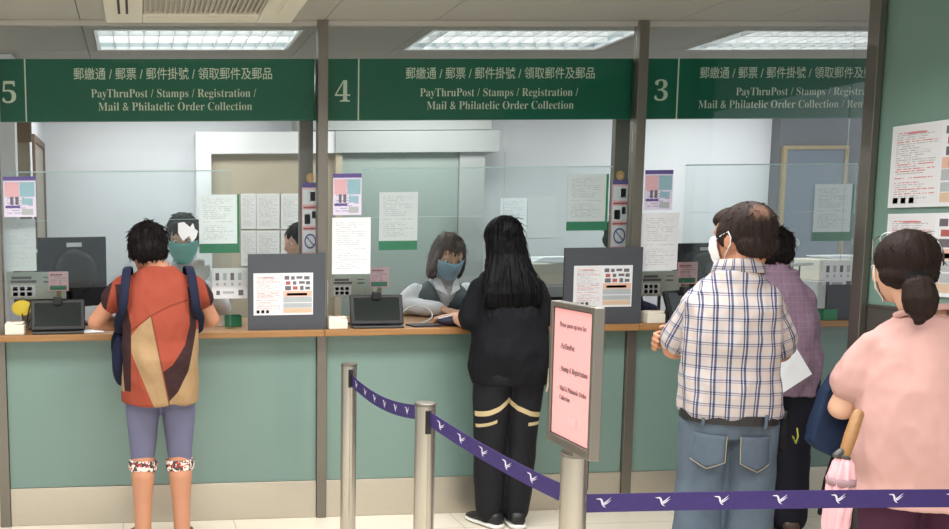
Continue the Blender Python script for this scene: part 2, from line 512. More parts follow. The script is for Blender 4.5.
b = MB(); b.box(XW, WX-.009, YW-.005, YW+.06, 0, ZC-.001); tag(b.build('upright_post', STEEL, None, None, bev=.003), 'steel post at the far end of the green wall on the right', 'post', 'steel posts of the counter')
# ---- staff area behind the counters
YB = 2.6
XDK = at(770, 160, YB).x
b = MB(); b.box(-.95, XDK, YB, YB+.08, 0, ZC-.001); b.cur = 1; b.box(XDK, 7.0, YB-.1, YB+.08, 0, ZC-.001)
# white wall up to px 770, dark beyond
struct(b.build('wall_back', [BACKW, DKROOM]))
XS = at(44, 180, YB).x
b = MB(); b.box(XS-.1, XS, .9, YB, 0, ZC-.001); struct(b.build('wall_left', BACKW))
# door in the left side wall
d0 = atX(33.5, 200, XS).y; dt = atX(40, 148, XS).z
b = MB(); b.box(XS, XS+.02, d0, d0+.05, 0, dt); b.box(XS, XS+.02, YB-.1, YB-.05, 0, dt); b.box(XS, XS+.02, d0, YB-.05, dt, dt+.05); b.cur = 1
b.box(XS+.001, XS+.008, d0+.05, YB-.1, 0, dt)
struct(b.build('door_1', [BROWN, plain('grey_door', (150, 142, 132), .6)]))
# bulkhead and partition in the middle of the back wall
YP = 2.35
def P(x, y, Y=YP): return at(x, y, Y)
xL, xM, xD, xJ, xR = P(196, 160).x, P(342, 160).x, P(460, 160).x, P(485, 160).x, P(497, 160).x
xl2 = P(211, 160).x
zt, zu = P(350, 131.5).z, P(350, 153).z
b = MB(); b.box(xL, xM-.06, YP-.02, YB, zu, zt); b.box(xL, xl2, YP-.02, YB, 0, zu); b.cur = 1
b.box(xM-.06, xR, YP-.04, YB, zu, zt); b.box(xD, xJ, YP, YB, 0, zu); b.box(xL+.8, xR-.05, YP, YB, zt+.01, ZC-.001); b.cur = 2; b.box(xM, xD-.004, YP+.02, YB, 0, zu); b.cur = 3
b.box(xM-.05, xM, YP-.01, YB, 0, zu); b.cur = 4; b.box(xD-.004, xD, YP+.03, YB, 0, zu)
struct(b.build('trim_1', [WHITE, GREYP, GREYG, BEIGE, DKMETAL]))
b = MB(); b.box(xl2, xM-.05, YP+.05, YB, 0, zu); struct(b.build('trim_2', BEIGE))
# window with a light wooden frame in the dark wall on the right
w0, w1 = P(781, 160, YB-.1), P(846, 160, YB-.1); wz1 = P(800, 146, YB-.1).z; wz0 = P(800, 300, YB-.1).z
b = MB(); y0 = YB-.13; y1 = YB-.1
b.box(w0.x, w0.x+.03, y0, y1, wz0, wz1); b.box(w1.x-.03, w1.x, y0, y1, wz0, wz1); b.box(w0.x+.03, w1.x-.03, y0, y1, wz1-.03, wz1); b.box(w0.x+.03, w1.x-.03, y0, y1, wz0, wz0+.03)
b.cur = 1; b.box(w0.x+.03, w1.x-.03, y0+.012, y1, wz0+.03, wz1-.03)
struct(b.build('window_1', [OLIVE, plain('dim_window_glass', (98, 108, 122), .2)]))

# ---- lamps inside the troffers, then added unseen fills for hall and staff area
def area(name, loc, sx, sy, power, rot=(0, 0, 0), col=(1, .985, .96)):
    l = bpy.data.lights.new(name, 'AREA'); l.shape = 'RECTANGLE'; l.size = sx; l.size_y = sy; l.energy = power; l.color = col
    o = bpy.data.objects.new(name, l); COL.objects.link(o); o.location = loc; o.rotation_euler = rot; return o
for k, (a, c) in enumerate(LIGHTS): area('troffer_lamp', ((a+c)/2, .495, ZC+.097), 1.1, .48, 6)
for x in (-.9, .7, 2.1):
    for y in (-1.3, -3.3, -5.3): area('hall_fill', (x, y, ZC-.005), 1.2, .6, 33).data.spread = math.radians(140)  # unseen, added to brighten the hall side; spread keeps them out of glass reflections


for x in (0.2, 2.2, 4.6): area('office_fill', (x, 1.75, ZC-.01), 1.2, .4, 23)  # unseen, added behind the signs to brighten the staff area
w = bpy.data.worlds.new('world'); SC.world = w; w.use_nodes = True
w.node_tree.nodes['Background'].inputs[0].default_value = (.93, .97, 1, 1); w.node_tree.nodes['Background'].inputs[1].default_value = .85
SC.view_settings.view_transform = 'Standard'; SC.view_settings.look = 'None'; SC.view_settings.gamma = 1
SC.view_settings.use_curve_mapping = False; SC.view_settings.exposure = 0.0
# ================================================================== PAPERS, NOTICES
def sheet(name, label, cat, px, Y, mat, group=None, parts=(), th=.0012, tilt=0.0):
    """a sheet facing the hall: px = (x0,y0,x1,y1) seen at depth Y; parts = (name, mat, u0,v0,u1,v1) printed panels"""
    a = at((px[0]+px[2])/2, px[3], Y); wl = at(px[0], (px[1]+px[3])/2, Y).x; wr = at(px[2], (px[1]+px[3])/2, Y).x
    zt = at((px[0]+px[2])/2, px[1], Y).z
    w, h = wr-wl, zt-a.z
    b = MB(); b.box(-w/2, w/2, -th/2, th/2, 0, h)
    o = b.build(name, mat, None, ((wl+wr)/2, Y, a.z)); o.rotation_euler.y = tilt
    tag(o, label, cat, group)
    for (pn, pm_, u0, v0, u1, v1) in parts:
        b = MB(); b.box(-w/2+w*u0, -w/2+w*u1, -th/2-.0008, -th/2-.0001, h*v0, h*v1); b.build(pn, pm_, o)
    return o
PURP = plain('print_purple', (92, 78, 140), .6)
PKB = plain('print_pink', (214, 168, 176), .6)
TEALB = plain('print_teal', (140, 176, 188), .6)
DKB = plain('print_dark', (104, 98, 106), .6)
TAN = plain('print_tan', (204, 178, 154), .6)
SALM = plain('print_salmon', (218, 176, 158), .6)
GRYB = plain('print_grey', (168, 174, 178), .6)
REDB = plain('print_red', (170, 88, 84), .6)
FP = [('header_band', PURP, 0, .9, 1, 1), ('picture_panel', PKB, .04, .5, .48, .86), ('picture_panel', TEALB, .5, .5, .96, .86),
      ('figure', DKB, .2, .3, .3, .5), ('figure', DKB, .36, .3, .46, .5), ('picture_panel', TEALB, .56, .3, .9, .46), ('text_band', PURP, .05, .22, .5, .28), ('text_panel', GRYB, .55, .05, .9, .2)]
for px, lb in (((3.5, 176.5, 36, 217), 'lavender safety flyer taped to the glass at the far left, under sign 5'),
               ((333, 173.5, 361.5, 215), 'lavender safety flyer on the glass right of the post between counters 5 and 4'),
               ((644.5, 170, 672.5, 210), 'lavender safety flyer on the glass right of the post between counters 4 and 3')):
    sheet('flyer', lb, 'flyer', px, .0135, PAPERLAV, 'lavender flyers', FP)
PAPERVEIL = paper_mat('printed_veiled_sheet', (206, 214, 220), (140, 148, 158), strength=.3)  # duller sheet: the pale veil of the glass is put into its colour
for px, lb in (((4, 219, 36, 271), 'plain white notice on the glass under the lavender flyer at the far left'),
               ((332, 217.5, 370.5, 274), 'white notice on the glass under the lavender flyer at counter 4'),
               ((641.5, 213, 678, 270), 'white notice on the glass under the lavender flyer at counter 3')):
    sheet('notice', lb, 'notice', px, .094 if px[0] < 10 else .0135, PAPERVEIL if px[0] < 10 else PAPER, 'white notices under the flyers')
# acrylic shields with green-bordered notices
def shield(x0, x1, yt, yj, yb, label):
    Y = .10
    a = at(x0, 230, Y); c = at(x1, 230, Y); xm = (x0+x1)/2
    zt, zj, zb = at(xm, yt, Y).z, at(xm, yj, Y).z, at(xm, yb, Y).z
    t = thing('acrylic_shield', label, 'acrylic shield', ((a.x+c.x)/2, Y, zb), 0, 'clear acrylic shields'); L = (c.x-a.x)/2
    b = MB(); b.box(-L, L, -.0025, .0025, zj-zb+.001, zt-zb); b.build('upper_sheet', ACRYL, t)
    b = MB(); b.box(-L, L, -.0025, .0025, .0, zj-zb-.001); b.build('lower_sheet', ACRYL, t)
    b = MB(); b.box(-L, L, -.003, .003, zt-zb, zt-zb+.006); b.build('edge', ACEDGE, t)
    for x in (-L+.01, L-.01):
        b = MB(); b.box(x-.006, x+.006, -.006, .006, ZT+.0006-zb, -.0005); b.build('leg', ACRYL, t)
    b = MB(); b.box(-L, L, -.003, .003, zj-zb-.001, zj-zb+.001); b.build('edge', ACEDGE, t)
    return t
shield(6, 232, 172, 220, 287, 'clear acrylic shield behind the glass at counter 5')
shield(363, 610, 168, 216, 285, 'clear acrylic shield behind the glass at counter 4')
shield(683, 853, 165, 212, 279, 'clear acrylic shield behind the glass at counter 3')
for px, lb in (((199, 194.5, 239.5, 253), 'green-bordered notice on the shield above the clerk at counter 5'),
               ((379, 192, 417.5, 250), 'green-bordered notice on the shield left of the seated clerk at counter 4'),
               ((567, 174, 608, 230.5), 'green-bordered notice at upper right of counter 4, high above the charcoal board'),
               ((813.5, 184, 853, 241), 'green-bordered notice on the shield at counter 3, beside the green wall')):
    g = .94 if px[0] != 379 else 1.0
    o = sheet('notice', lb, 'notice', px, .094, GREENB, 'green-bordered notices', [('printed_sheet', PAPERB if px[0] in (199, 813.5) else PAPER, 0, .16, g, 1)])
# inner posts with sticker columns
def inner_post(x0, x1, yt, Y, mat, label, yb=331):
    a = at(x0, 200, Y); c = at(x1, 200, Y); b = MB(); zb = ZT+.0005
    b.box(-(c.x-a.x)/2, (c.x-a.x)/2, 0, .04, 0, 2.3-zb)
    tag(b.build('inner_post', mat, None, ((a.x+c.x)/2, Y, zb), bev=.002), label, 'post', 'slim inner posts')
IPM = plain('inner_post_grey', (112, 108, 102), .45, .3)
inner_post(19, 31, 120, .30, plain('inner_post_tan', (142, 128, 110), .5), 'slim tan inner post behind the glass at the far left of counter 5')
inner_post(299.5, 313, 120, .16, IPM, 'slim grey inner post behind the glass, left of the post between counters 5 and 4')
inner_post(613, 627.5, 120, .16, IPM, 'slim grey inner post behind the glass, left of the post between counters 4 and 3')
sheet('junction_box', 'small brown box high on the inner post at the far left', 'box', (17.5, 121, 31.5, 142), .285, BROWN, th=.028)
for px, lb in (((302, 182.5, 318.5, 254), 'pink column of stickers on the inner post left of counter 4'),
               ((611.5, 179.5, 628.5, 248), 'pink column of stickers on the inner post left of counter 3')):
    o = sheet('sticker_strip', lb, 'sticker', px, .150, PAPERPK, 'sticker columns', [('header_band', PURP, 0, .93, 1, 1), ('picture_panel', WHITEP, .06, .7, .94, .9), ('icon', DKB, .5, .74, .8, .87), ('text_band', REDB, .08, .64, .9, .665),
        ('picture_panel', WHITEP, .06, .4, .94, .62), ('icon', TAN, .15, .42, .5, .56), ('icon', DKB, .6, .5, .82, .6), ('text_band', REDB, .08, .345, .9, .37), ('picture_panel', WHITEP, .06, .03, .94, .33)])
    w = o.dimensions.x; h = o.dimensions.z
    b = MB(); n = 20; r0, r1 = w*.36, w*.28
    b.loft([[V((r*math.cos(2*PI*k/n), y, r*1.25*math.sin(2*PI*k/n)+h*.18)) for k in range(n)] for r, y in ((r0, -.0022), (r0, -.0014), (r1, -.0014), (r1, -.0022))], cap=False, closed=True)
    b.box(-.003, .003, -.0022, -.0014, -r0*1.0, r0*1.0, Matrix.Translation((0, 0, h*.18)) @ Matrix.Rotation(-.7, 4, 'Y'))
    b.build('prohibition_ring', PURP, o)
for x, y, lb in ((310.3, 178, 'small round tan badge above the sticker column left of counter 4'), (620.3, 175.5, 'small round orange badge above the sticker column left of counter 3')):
    p = at(x, y, .150); b = MB(); n = 20
    b.loft([[V((.022*math.cos(2*PI*k/n), yy, .026*math.sin(2*PI*k/n))) for k in range(n)] for yy in (-.003, .003)])
    o = tag(b.build('badge', plain('badge_tan', (196, 160, 96), .5), None, p), lb, 'badge', 'round badges')
    b = MB(); b.ell((0, -.004, -.004), (.009, .003, .01)); b.build('badge_face', TAN, o)
# sheets pinned on the beige board and on the back wall
k = 0
rowname = ('top', 'bottom')
for r, (ya, yb) in enumerate(((193.5, 229), (230.5, 266))):
    for c, (xa, xb) in enumerate(((241, 256), (256.5, 279.5), (281, 300))):
        sheet('pinned_sheet', 'greyish printed sheet pinned on the beige board, %s row, %s' % (rowname[r], ('left', 'middle', 'right')[c]), 'paper', (xa, ya, xb, yb), YP+.045, PAPERBK, 'sheets on the beige board')
sheet('pinned_sheet', 'pale sheet on the back wall behind the woman in black, the upper left one', 'paper', (500, 198, 527, 236), YB-.003, PAPERB)
sheet('pinned_sheet', 'longer pale sheet on the back wall to the right of the woman in black', 'paper', (527.5, 196, 556, 238), YB-.003, WHITEP)

# ================================================================== CHARCOAL BOARDS
NP = [('text_column', PAPERR, .02, .04, .48, .97), ('photo_row', DKB, .52, .84, .6, .93), ('photo_row', DKB, .63, .84, .69, .92), ('photo_row', DKB, .72, .86, .82, .92), ('photo_row', DKB, .85, .84, .94, .92), ('photo_row', REDB, .54, .72, .62, .8), ('photo_row', DKB, .66, .72, .72, .8), ('photo_row', DKB, .76, .74, .86, .8), ('photo_row', DKB, .88, .72, .95, .8),
      ('photo_row', DKB, .53, .59, .63, .69), ('photo_row', REDB, .66, .6, .74, .68), ('photo_row', DKB, .78, .59, .84, .69), ('photo_row', DKB, .87, .6, .95, .67),
      ('salmon_band', SALM, .5, .44, .98, .57), ('photo_row', DKB, .56, .46, .9, .52), ('grey_band', GRYB, .5, .3, .98, .43), ('grey_band', GRYB, .5, .17, .98, .28), ('tan_band', TAN, .5, .05, .98, .16), ('barcode', DKB, .05, .05, .1, .12), ('barcode', DKB, .13, .05, .18, .12), ('barcode', DKB, .21, .05, .26, .12)]
def dark_board(px, Y, npx, lb, lb2):
    o = sheet('counter_board', lb, 'board', px, Y, BOARD, 'charcoal counter boards', th=.014)
    b = MB(); w = o.dimensions.x; b.box(-w/2+.01, w/2-.01, .007, .017, 0, .006); b.build('foot', BOARD, o)
    o.location.z = ZT+.0006
    if npx: sheet('notice', lb2, 'notice', npx, Y-.0085, WHITEP, 'two-column notices', NP)
    return o
dark_board((248, 253, 325, 329), -.035, (253.5, 273, 313, 315), 'charcoal board standing on counter 5 in front of the post', 'two-column notice on the charcoal board at counter 5')
dark_board((563.5, 248.5, 641, 325), -.035, (573.5, 265.5, 632, 307), 'charcoal board standing on counter 4, behind the pink queue sign', 'two-column notice on the charcoal board at counter 4')
dark_board((826, 284, 853, 319), -.036, None, 'small charcoal board at the right end of counter 3', '')
def icon_notice(*a):
    o = sheet(*a); hb = o.location.z-ZT-.0008; b = MB(); b.box(-.006, .006, .001, .005, -hb, .04); b.box(-.03, .03, .001, .03, -hb, -hb+.004); b.build('stand', ACRYL, o); return o
ICP = []
for q in range(4):
    ICP += [('icon', GRYB if q % 2 else DKB, .1+.21*q, .6, .2+.21*q, .84), ('icon', GRYB, .12+.21*q, .42, .18+.21*q, .52)]
ICP += [('icon', DKB, .12, .12, .22, .26), ('text_band', GRYB, .3, .16, .62, .24), ('icon', DKB, .74, .1, .88, .28)]
icon_notice('icon_notice', 'white notice with rows of small icons between the clerk in white and the charcoal board', 'notice', (212, 268, 247.5, 298.5), .06, WHITEP, 'icon notices', ICP)
icon_notice('icon_notice', 'white notice with rows of small icons at the right end of counter 3', 'notice', (822.5, 261, 855, 289), .012, WHITEP, 'icon notices', ICP)
# notices on the right wall (in depth along the wall)
def wall_sheet(c0, c1, label, h0=None):
    """c0 = far upper / lower pixel, c1 = near upper / lower pixel on the wall x = WX"""
    p = atX(*c0[0], WX-.012); q = atX(*c0[1], WX-.012); r = atX(*c1, WX-.012)
    zt = p.z; zb = q.z; ya = (p.y+q.y)/2; yb = ya-.92*(zt-zb)*1.0
    yb = ya-(zt-zb)*1.45
    w, h = ya-yb, zt-zb; th = .0012
    b = MB(); b.box(0, w, -th/2, th/2, 0, h)
    o = b.build('wall_notice', WHITEP, None, (WX-.0095, ya, zb), rz=-PI/2)
    tag(o, label, 'notice', 'notices on the green wall')
    for (pn, pm_, u0, v0, u1, v1) in NP:
        b = MB(); b.box(w*u0, w*u1, -th/2-.0008, -th/2-.0001, h*v0, h*v1); b.build(pn, pm_, o)
    return o
wall_sheet(((892, 127), (888, 208)), (949, 120), 'two-column notice on the green wall, the upper one')
wall_sheet(((887, 214), (883, 292)), (949, 212), 'lower two-column notice on the green wall, behind the head of the woman in pink')

# ================================================================== COUNTER THINGS
def card_box():
    t = thing('card_reader', '', 'card reader', (0, 0, 0), 0, 'cream card readers')
    b = MB(); b.prism([(-.05, 0), (.05, 0), (.05, .052), (-.05, .06)], .075); b.build('body', CREAM, t, bev=.004)
    b = MB(); b.box(-.046, .046, .006, .068, .056, .066); b.build('slot_cover', CREAM, t, bev=.003)
    b = MB(); b.box(-.02, .03, .03, .036, .066, .0675); b.build('red_mark', RED, t)
    return t
cb = card_box()
CB = [((14.5, 333), 'cream card reader at the far left end of counter 5'), ((338.5, 328), 'cream card reader beside the post at counter 4'), ((656.5, 322), 'cream card reader on counter 3, just left of the man in plaid')]
for i, ((x, y), lb) in enumerate(CB):
    p = at(x, y, -.06); p.z = ZT+.0006
    if i == 0: cb.location = p; cb['label'] = lb
    else: copy_tree(cb, p, lb)
def tablet():
    t = thing('customer_display', '', 'display', (0, 0, 0), 0, 'black customer displays')
    Mx = Matrix.Translation((0, .02, .018)) @ Matrix.Rotation(-.32, 4, 'X')
    b = MB(); b.box(-.142, .142, 0, .022, 0, .165, Mx); b.build('casing', BLACK, t, bev=.006)
    b = MB(); b.box(-.122, .122, -.0015, -.0002, .022, .148, Mx); b.build('screen', SCREEN, t)
    b = MB(); b.box(-.135, .135, -.015, .13, 0, .012); b.build('base', DKMETAL, t, bev=.004)
    b = MB(); b.prism([(-.09, .012), (.09, .012), (.06, .1), (-.06, .1)], .03, Matrix.Translation((0, .085, 0))); b.build('stand', BLACK, t)
    b = MB(); b.box(-.022, .022, .045, .075, .15, .192); b.build('camera', BLACK, t, bev=.004)
    return t
tb = tablet()
TB = [((58, 331), -.04, .05, 'black customer display left of the customer in orange'), ((378.5, 326), -.04, -.05, 'black customer display on counter 4, left of the seated clerk'), ((693, 318), -.045, .38, 'black customer display on counter 3, behind the man in plaid')]
for i, ((x, y), Y, rz, lb) in enumerate(TB):
    p = at(x, y, Y); p.z = ZT+.0006
    if i == 0: o = tb; o.location = p; o['label'] = lb
    else: o = copy_tree(tb, p, lb)
    o.rotation_euler.z = rz
# low boards with payment icons behind the displays
OB = plain('pale_green_board', (186, 194, 182), .6, var=.05)
OBP = [('text_band', DKB, .08, .74, .42, .84), ('text_band', DKB, .06, .6, .5, .7), ('icon_panel', WHITEP, .06, .08, .48, .52), ('icon', REDB, .1, .32, .18, .46), ('icon', TEALB, .22, .32, .3, .46), ('icon', DKB, .34, .32, .42, .46), ('icon', TEALB, .1, .12, .18, .26), ('icon', REDB, .22, .12, .3, .26), ('icon', PURP, .34, .12, .42, .26), ('icon', DKB, .62, .6, .8, .66), ('icon', DKB, .62, .78, .8, .82)]
for px, pk, yz, lb in (((7, 272, 66, 299), (48.5, 271.5, 68.5, 291), (49, 291, 66, 297), 'counter 5'), ((331, 275, 373, 297), (370, 267, 389, 287.5), (370, 288, 385, 294), 'counter 4'), ((640, 271, 681, 296), (677.5, 262, 697.5, 284), (678, 285, 696, 292), 'counter 3')):
    o = sheet('payment_board', 'low pale green board with payment icons behind the display at '+lb, 'board', px, .19, OB, 'payment boards', OBP, th=.008)
    b = MB(); hb = o.location.z-ZT-.0008; b.box(-.05, .05, -.02, .02, -hb, -hb+.008); b.box(-.008, .008, .0045, .012, -hb, .02); b.build('stand', DKMETAL, o)
    q = sheet('pink_card', 'small pink notice card beside the payment board at '+lb, 'card', pk, .178, PAPERPK, 'small pink cards', [('green_band', GREENB, .06, .06, .9, .28), ('text_band', REDB, .08, .8, .7, .86)])
    b = MB(); w2 = .012; hb = q.location.z-ZT-.0008; b.box(-w2, w2, .001, .006, -hb, .03); b.box(-.03, .03, .001, .03, -hb, -hb+.004); b.build('holder', OLIVE, q)
p = at(22, 315, .10); b = MB(); b.loft([[V((.055*math.cos(a)*s, yy, .042*math.sin(a)*s)) for a in [2*PI*k/20 for k in range(20)]] for yy, s in ((-.003, 1), (.003, 1))])
b2 = tag(b.build('yellow_tag', YELLOW, None, at(22, 308, .10)), 'round yellow tag behind the cream card reader at the far left', 'tag')
b = MB(); b.box(-.004, .004, -.003, .003, ZT+.001-at(22, 308, .1).z, -.03); b.build('stick', DKMETAL, b2)
def cable(pts, label, r=.004, name='cable', mat=BLACK):
    b = MB(); P_ = [V(p) for p in pts]; out = []
    for i in range(len(P_)-1):
        p0 = P_[max(i-1, 0)]; p1 = P_[i]; p2 = P_[i+1]; p3 = P_[min(i+2, len(P_)-1)]
        for k in range(8):
            t = k/8; out.append(.5*((2*p1)+(-p0+p2)*t+(2*p0-5*p1+4*p2-p3)*t*t+(-p0+3*p1-3*p2+p3)*t**3))
    out.append(P_[-1]); c = out[0].copy(); b.tube([p-c for p in out], r, 8)
    return tag(b.build(name, mat, None, c, smooth=True), label, 'cable')
zt = ZT+.006
cable([at(27, 322, .07), at(30, 306, .07), at(34, 300, .07), at(33, 312, .04), at(28, 325, .03)], 'thin black cable looping behind the cream card reader at counter 5')
cable([(1.42, .12, zt), at(404, 311, .14), at(414, 306, .17), at(428, 309, .16), at(432, 317, .13), (1.56, .1, zt)], 'grey cable arching over counter 4 in front of the seated clerk', .004, mat=GREYP)
# purse on counter 4
PUR = plain('navy_purse_fabric', (34, 36, 58), .7)
p = at(452, 324, .0); p.z = ZT+.0006
t = thing('purse', 'dark navy purse lying on counter 4 beside the forearm of the woman in black', 'purse', p)
b = MB(); b.ell((0, 0, .03), (.085, .045, .03), 20, 10); o = b.build('pouch', PUR, t, smooth=True)
b = MB(); b.tube([(-.08, -.02, .045), (0, -.03, .062), (.08, -.015, .048)], .004, 8); b.build('zip', plain('zip_silver', (190, 190, 196), .3, .6), t, smooth=True)
def flat(name, label, cat, px, y, Y, w, d, mat, rz=0, h=.004, group=None):
    p = at(px, y, Y); p.z = ZT+.0006; b = MB(); b.box(-w/2, w/2, -d/2, d/2, 0, h)
    return tag(b.build(name, mat, None, p, rz=rz, bev=.001), label, cat, group)
flat('folder', 'dark folder lying flat on counter 4 between the display and the purse', 'folder', 424, 323, .03, .16, .12, NAVYP, .1, .008)
flat('paper_slip', 'white paper slip on counter 4 under the hand of the woman in black', 'paper', 467, 321, .1, .1, .05, WHITEP, -.2, .001)
flat('paper_form', 'papers beside the display on counter 5, at the left forearm of the customer in orange', 'paper', 92, 328, .06, .11, .14, PAPERB, .2, .002)
# money tray behind the forearm, green boxes
def small_box(name, label, cat, px, Y, w, d, h, mat, lid=None, group=None):
    p = at(px, 320, Y); p.z = ZT+.0006
    t = thing(name, label, cat, p, 0, group)
    b = MB()
    for q in ((-w/2, w/2, -d/2, -d/2+.004), (-w/2, w/2, d/2-.004, d/2), (-w/2, -w/2+.004, -d/2+.004, d/2-.004), (w/2-.004, w/2, -d/2+.004, d/2-.004)): b.box(*q, 0, h)
    b.box(-w/2+.004, w/2-.004, -d/2+.004, d/2-.004, 0, .004); b.build('tray', mat, t)
    b = MB(); b.box(-w*.4, w*.4, -d*.4, d*.4, .0045, h*.75); b.build('slips', lid or WHITEP, t, bev=.002)
    return t
small_box('slip_tray', 'green tray of slips at the right elbow of the customer in orange', 'tray', 233, .2, .09, .07, .06, GREENBOX)
small_box('slip_tray', 'green tray at the right end of counter 3 beside the arm in mauve', 'tray', 826, -.02, .08, .06, .06, GREENBOX, GREENB)
small_box('pen_tray', 'pale tray of odds and ends under the gloved hand of the clerk at counter 5', 'tray', 220, .26, .14, .1, .05, CREAM, TAN)

# ================================================================== STAFF AREA
def monitor(p, rz, label, w=.44, h=.34):
    t = thing('computer_monitor', label, 'monitor', p, rz, 'staff monitors')
    b = MB(); b.box(-w/2, w/2, -.016, .016, .1, .1+h); b.build('casing', NAVYP, t, bev=.006)
    b = MB(); b.box(-w*.44, w*.44, .0165, .0185, .115, .085+h); b.build('screen', SCREEN, t)
    b = MB(); b.ell((0, -.02, .1+h*.5), (w*.33, .035, h*.33), 16, 10); b.build('rear_shell', BLACK, t, smooth=True)
    b = MB(); b.box(-.035, .035, -.045, -.0, .012, .25); b.build('neck', NAVYP, t, bev=.004)
    b = MB(); b.loft([[V((.12*math.cos(2*PI*k/24), -.01+.085*math.sin(2*PI*k/24), z)) for k in range(24)] for z in (0, .012)]); b.build('foot', NAVYP, t)
    b = MB(); b.box(-.05, .05, -.0185, -.0165, .1+h*.86, .1+h*.92); b.build('white_sticker', WHITEP, t)
    return t
zz = ZT+.0008
monitor((at(70, 290, .42).x+.02, .43, zz), .62, 'slate monitor behind the glass at counter 5, seen from the back', .44, .40)
monitor((at(52, 290, .62).x-.06, .60, zz), -.4, 'second slate monitor at counter 5, farther back and partly behind the other', .36, .36)
monitor((at(700, 270, .5).x, .46, zz), .15, 'slate monitor behind the glass at counter 3, left of the man in plaid', .42, .32)
CAB = []
for (xa, xb, lb) in ((-.7, .8, 'low grey staff cabinet behind counter 5'), (1.0, 2.6, 'low grey staff cabinet behind counter 4'), (2.75, 5.7, 'low grey staff cabinet behind counter 3')):
    t = thing('staff_cabinet', lb, 'cabinet', ((xa+xb)/2, 1.78, 0), 0, 'low staff cabinets'); L = (xb-xa)/2
    b = MB(); b.box(-L, L, -.22, .22, .0, .86); b.build('carcass', GREYP, t)
    b = MB(); b.box(-L-.01, L+.01, -.24, .23, .861, .885); b.build('top', WHITE, t, bev=.003)
    for k in range(3):
        b = MB(); x0 = -L+2*L*k/3; b.box(x0+.006, x0+2*L/3-.006, -.236, -.221, .05, .85); d = b.build('door', GREYG, t)
        b = MB(); b.box(x0+.03, x0+.05, -.246, -.2365, .5, .62); b.build('handle', STEEL, d)
zcab = .8855
def printer(x, y, label, w=.42, h=.3):
    t = thing('printer', label, 'printer', (x, y, zcab), 0, 'office printers')
    b = MB(); b.box(-w/2, w/2, -.18, .18, 0, h*.62); b.build('body', GREYP, t, bev=.01)
    b = MB(); b.box(-w/2+.01, w/2-.01, -.17, .17, h*.62, h); b.build('scanner_lid', CREAM, t, bev=.008)
    b = MB(); b.box(-w*.35, w*.35, -.2, -.181, h*.3, h*.42); b.build('paper_slot', BLACK, t)
    b = MB(); b.box(-w*.3, w*.3, -.26, -.181, h*.12, h*.15); b.build('paper_tray', CREAM, t)
    return t
printer(at(553, 280, 1.75).x, 1.78, 'grey and cream printer beyond the right shoulder of the woman in black', .5, .42)
printer(at(836, 270, 1.75).x, 1.78, 'grey printer with a cream lid behind the icon notice at counter 3', .5, .42)
for k in range(5):
    p = V((at(548+2*k, 255, 1.75).x, 1.72+.02*k, zcab+.4205+.008*k)); b = MB(); b.box(-.16, .16, -.11, .11, 0, .007)
    tag(b.build('paper_stack', WHITEP if k % 2 else PAPERB, None, p, rz=.08*(k-2)), 'loose bundles of paper piled on the printer beyond the woman in black', 'paper', 'paper on the printer')
for k in range(3):
    p = V((at(842-2*k, 255, 1.75).x, 1.72+.02*k, zcab+.4205+.008*k)); b = MB(); b.box(-.16, .16, -.11, .11, 0, .007)
    tag(b.build('paper_stack', WHITEP, None, p, rz=.1*(k-1)), 'bundles of white paper on the printer at counter 3', 'paper', 'paper on the printer at counter 3')
t = thing('desk_fan', 'small round white disc on a thin stand right of the customer in mauve', 'desk fan', (at(795.5, 243, .3).x, .3, zz))
c = at(795.5, 243, .3).z-zz
b = MB(); b.ell((0, 0, c), (.024, .014, .026), 16, 10); b.build('disc', WHITE, t, smooth=True)
b = MB(); b.tube([(0, .01, .01), (0, .012, c-.02)], .004, 8); b.build('stalk', DKMETAL, t)
b = MB(); b.cyl((0, .01), .04, 0, .01); b.build('foot', DKMETAL, t)
t = thing('pen_holder', 'white swivel arm with a small holder beside the customer in mauve', 'holder', (at(800, 290, .05).x, .05, zz))
b = MB(); b.box(-.012, .012, -.012, .012, 0, at(800, 284, .05).z-zz); b.build('holder', WHITE, t, bev=.003)
h0 = at(790, 265, .05).z-zz
b = MB(); b.tube([(-.09, 0, h0), (.06, 0, h0+.004)], .009, 10); b.build('arm', WHITE, t, smooth=True)
b = MB(); b.tube([(0, .014, 0.0), (0, .014, h0)], .004, 8); b.build('rod', DKMETAL, t)

# ================================================================== QUEUE BARRIER
def S_at(x, y, Z): return atZ(x, y, Z)
POSTS = [(.979, -.641), (1.029, -1.606), (at(573, 500, -2.30).x, -2.30)]
PL = ['steel barrier post farthest from the camera, nearest the counter', 'steel barrier post in the middle of the three', 'steel barrier post nearest the camera, under the pink queue sign']
PH = [.95, .95, .935]
def barrier_post(i):
    x, y = POSTS[i]; h = PH[i]
    t = thing('barrier_post', PL[i], 'barrier post', (x, y, 0), 0, 'barrier posts')
    r = .0365
    b = MB(); b.cyl((0, 0), r, .012, h-.012, 32); smooth_by_angle(b.build('tube', CHROME, t))
    b = MB(); b.loft([[V((rr*math.cos(2*PI*k/32), rr*math.sin(2*PI*k/32), z)) for k in range(32)] for rr, z in ((r+.0015, h-.011), (r+.0015, h-.003), (r-.004, h))]); smooth_by_angle(b.build('cap', STEEL, t))
    b = MB(); b.loft([[V((rr*math.cos(2*PI*k/40), rr*math.sin(2*PI*k/40), z)) for k in range(40)] for rr, z in ((.17, 0.0006), (.17, .006), (.05, .012))]); smooth_by_angle(b.build('base', STEEL, t))
    for a in (PI*.5, PI*1.5, 0):
        if a == PI*.5 and i == 0 or a == 0 and i < 2 or i == 2 and a == PI*1.5: continue
        Mz = Matrix.Rotation(a, 4, 'Z'); b = MB(); b.box(r-.008, r+.002, -.011, .011, h-.085-.025, h-.025, Mz); b.build('belt_slot', BLACK, t, bev=.002)
for i in range(3): barrier_post(i)
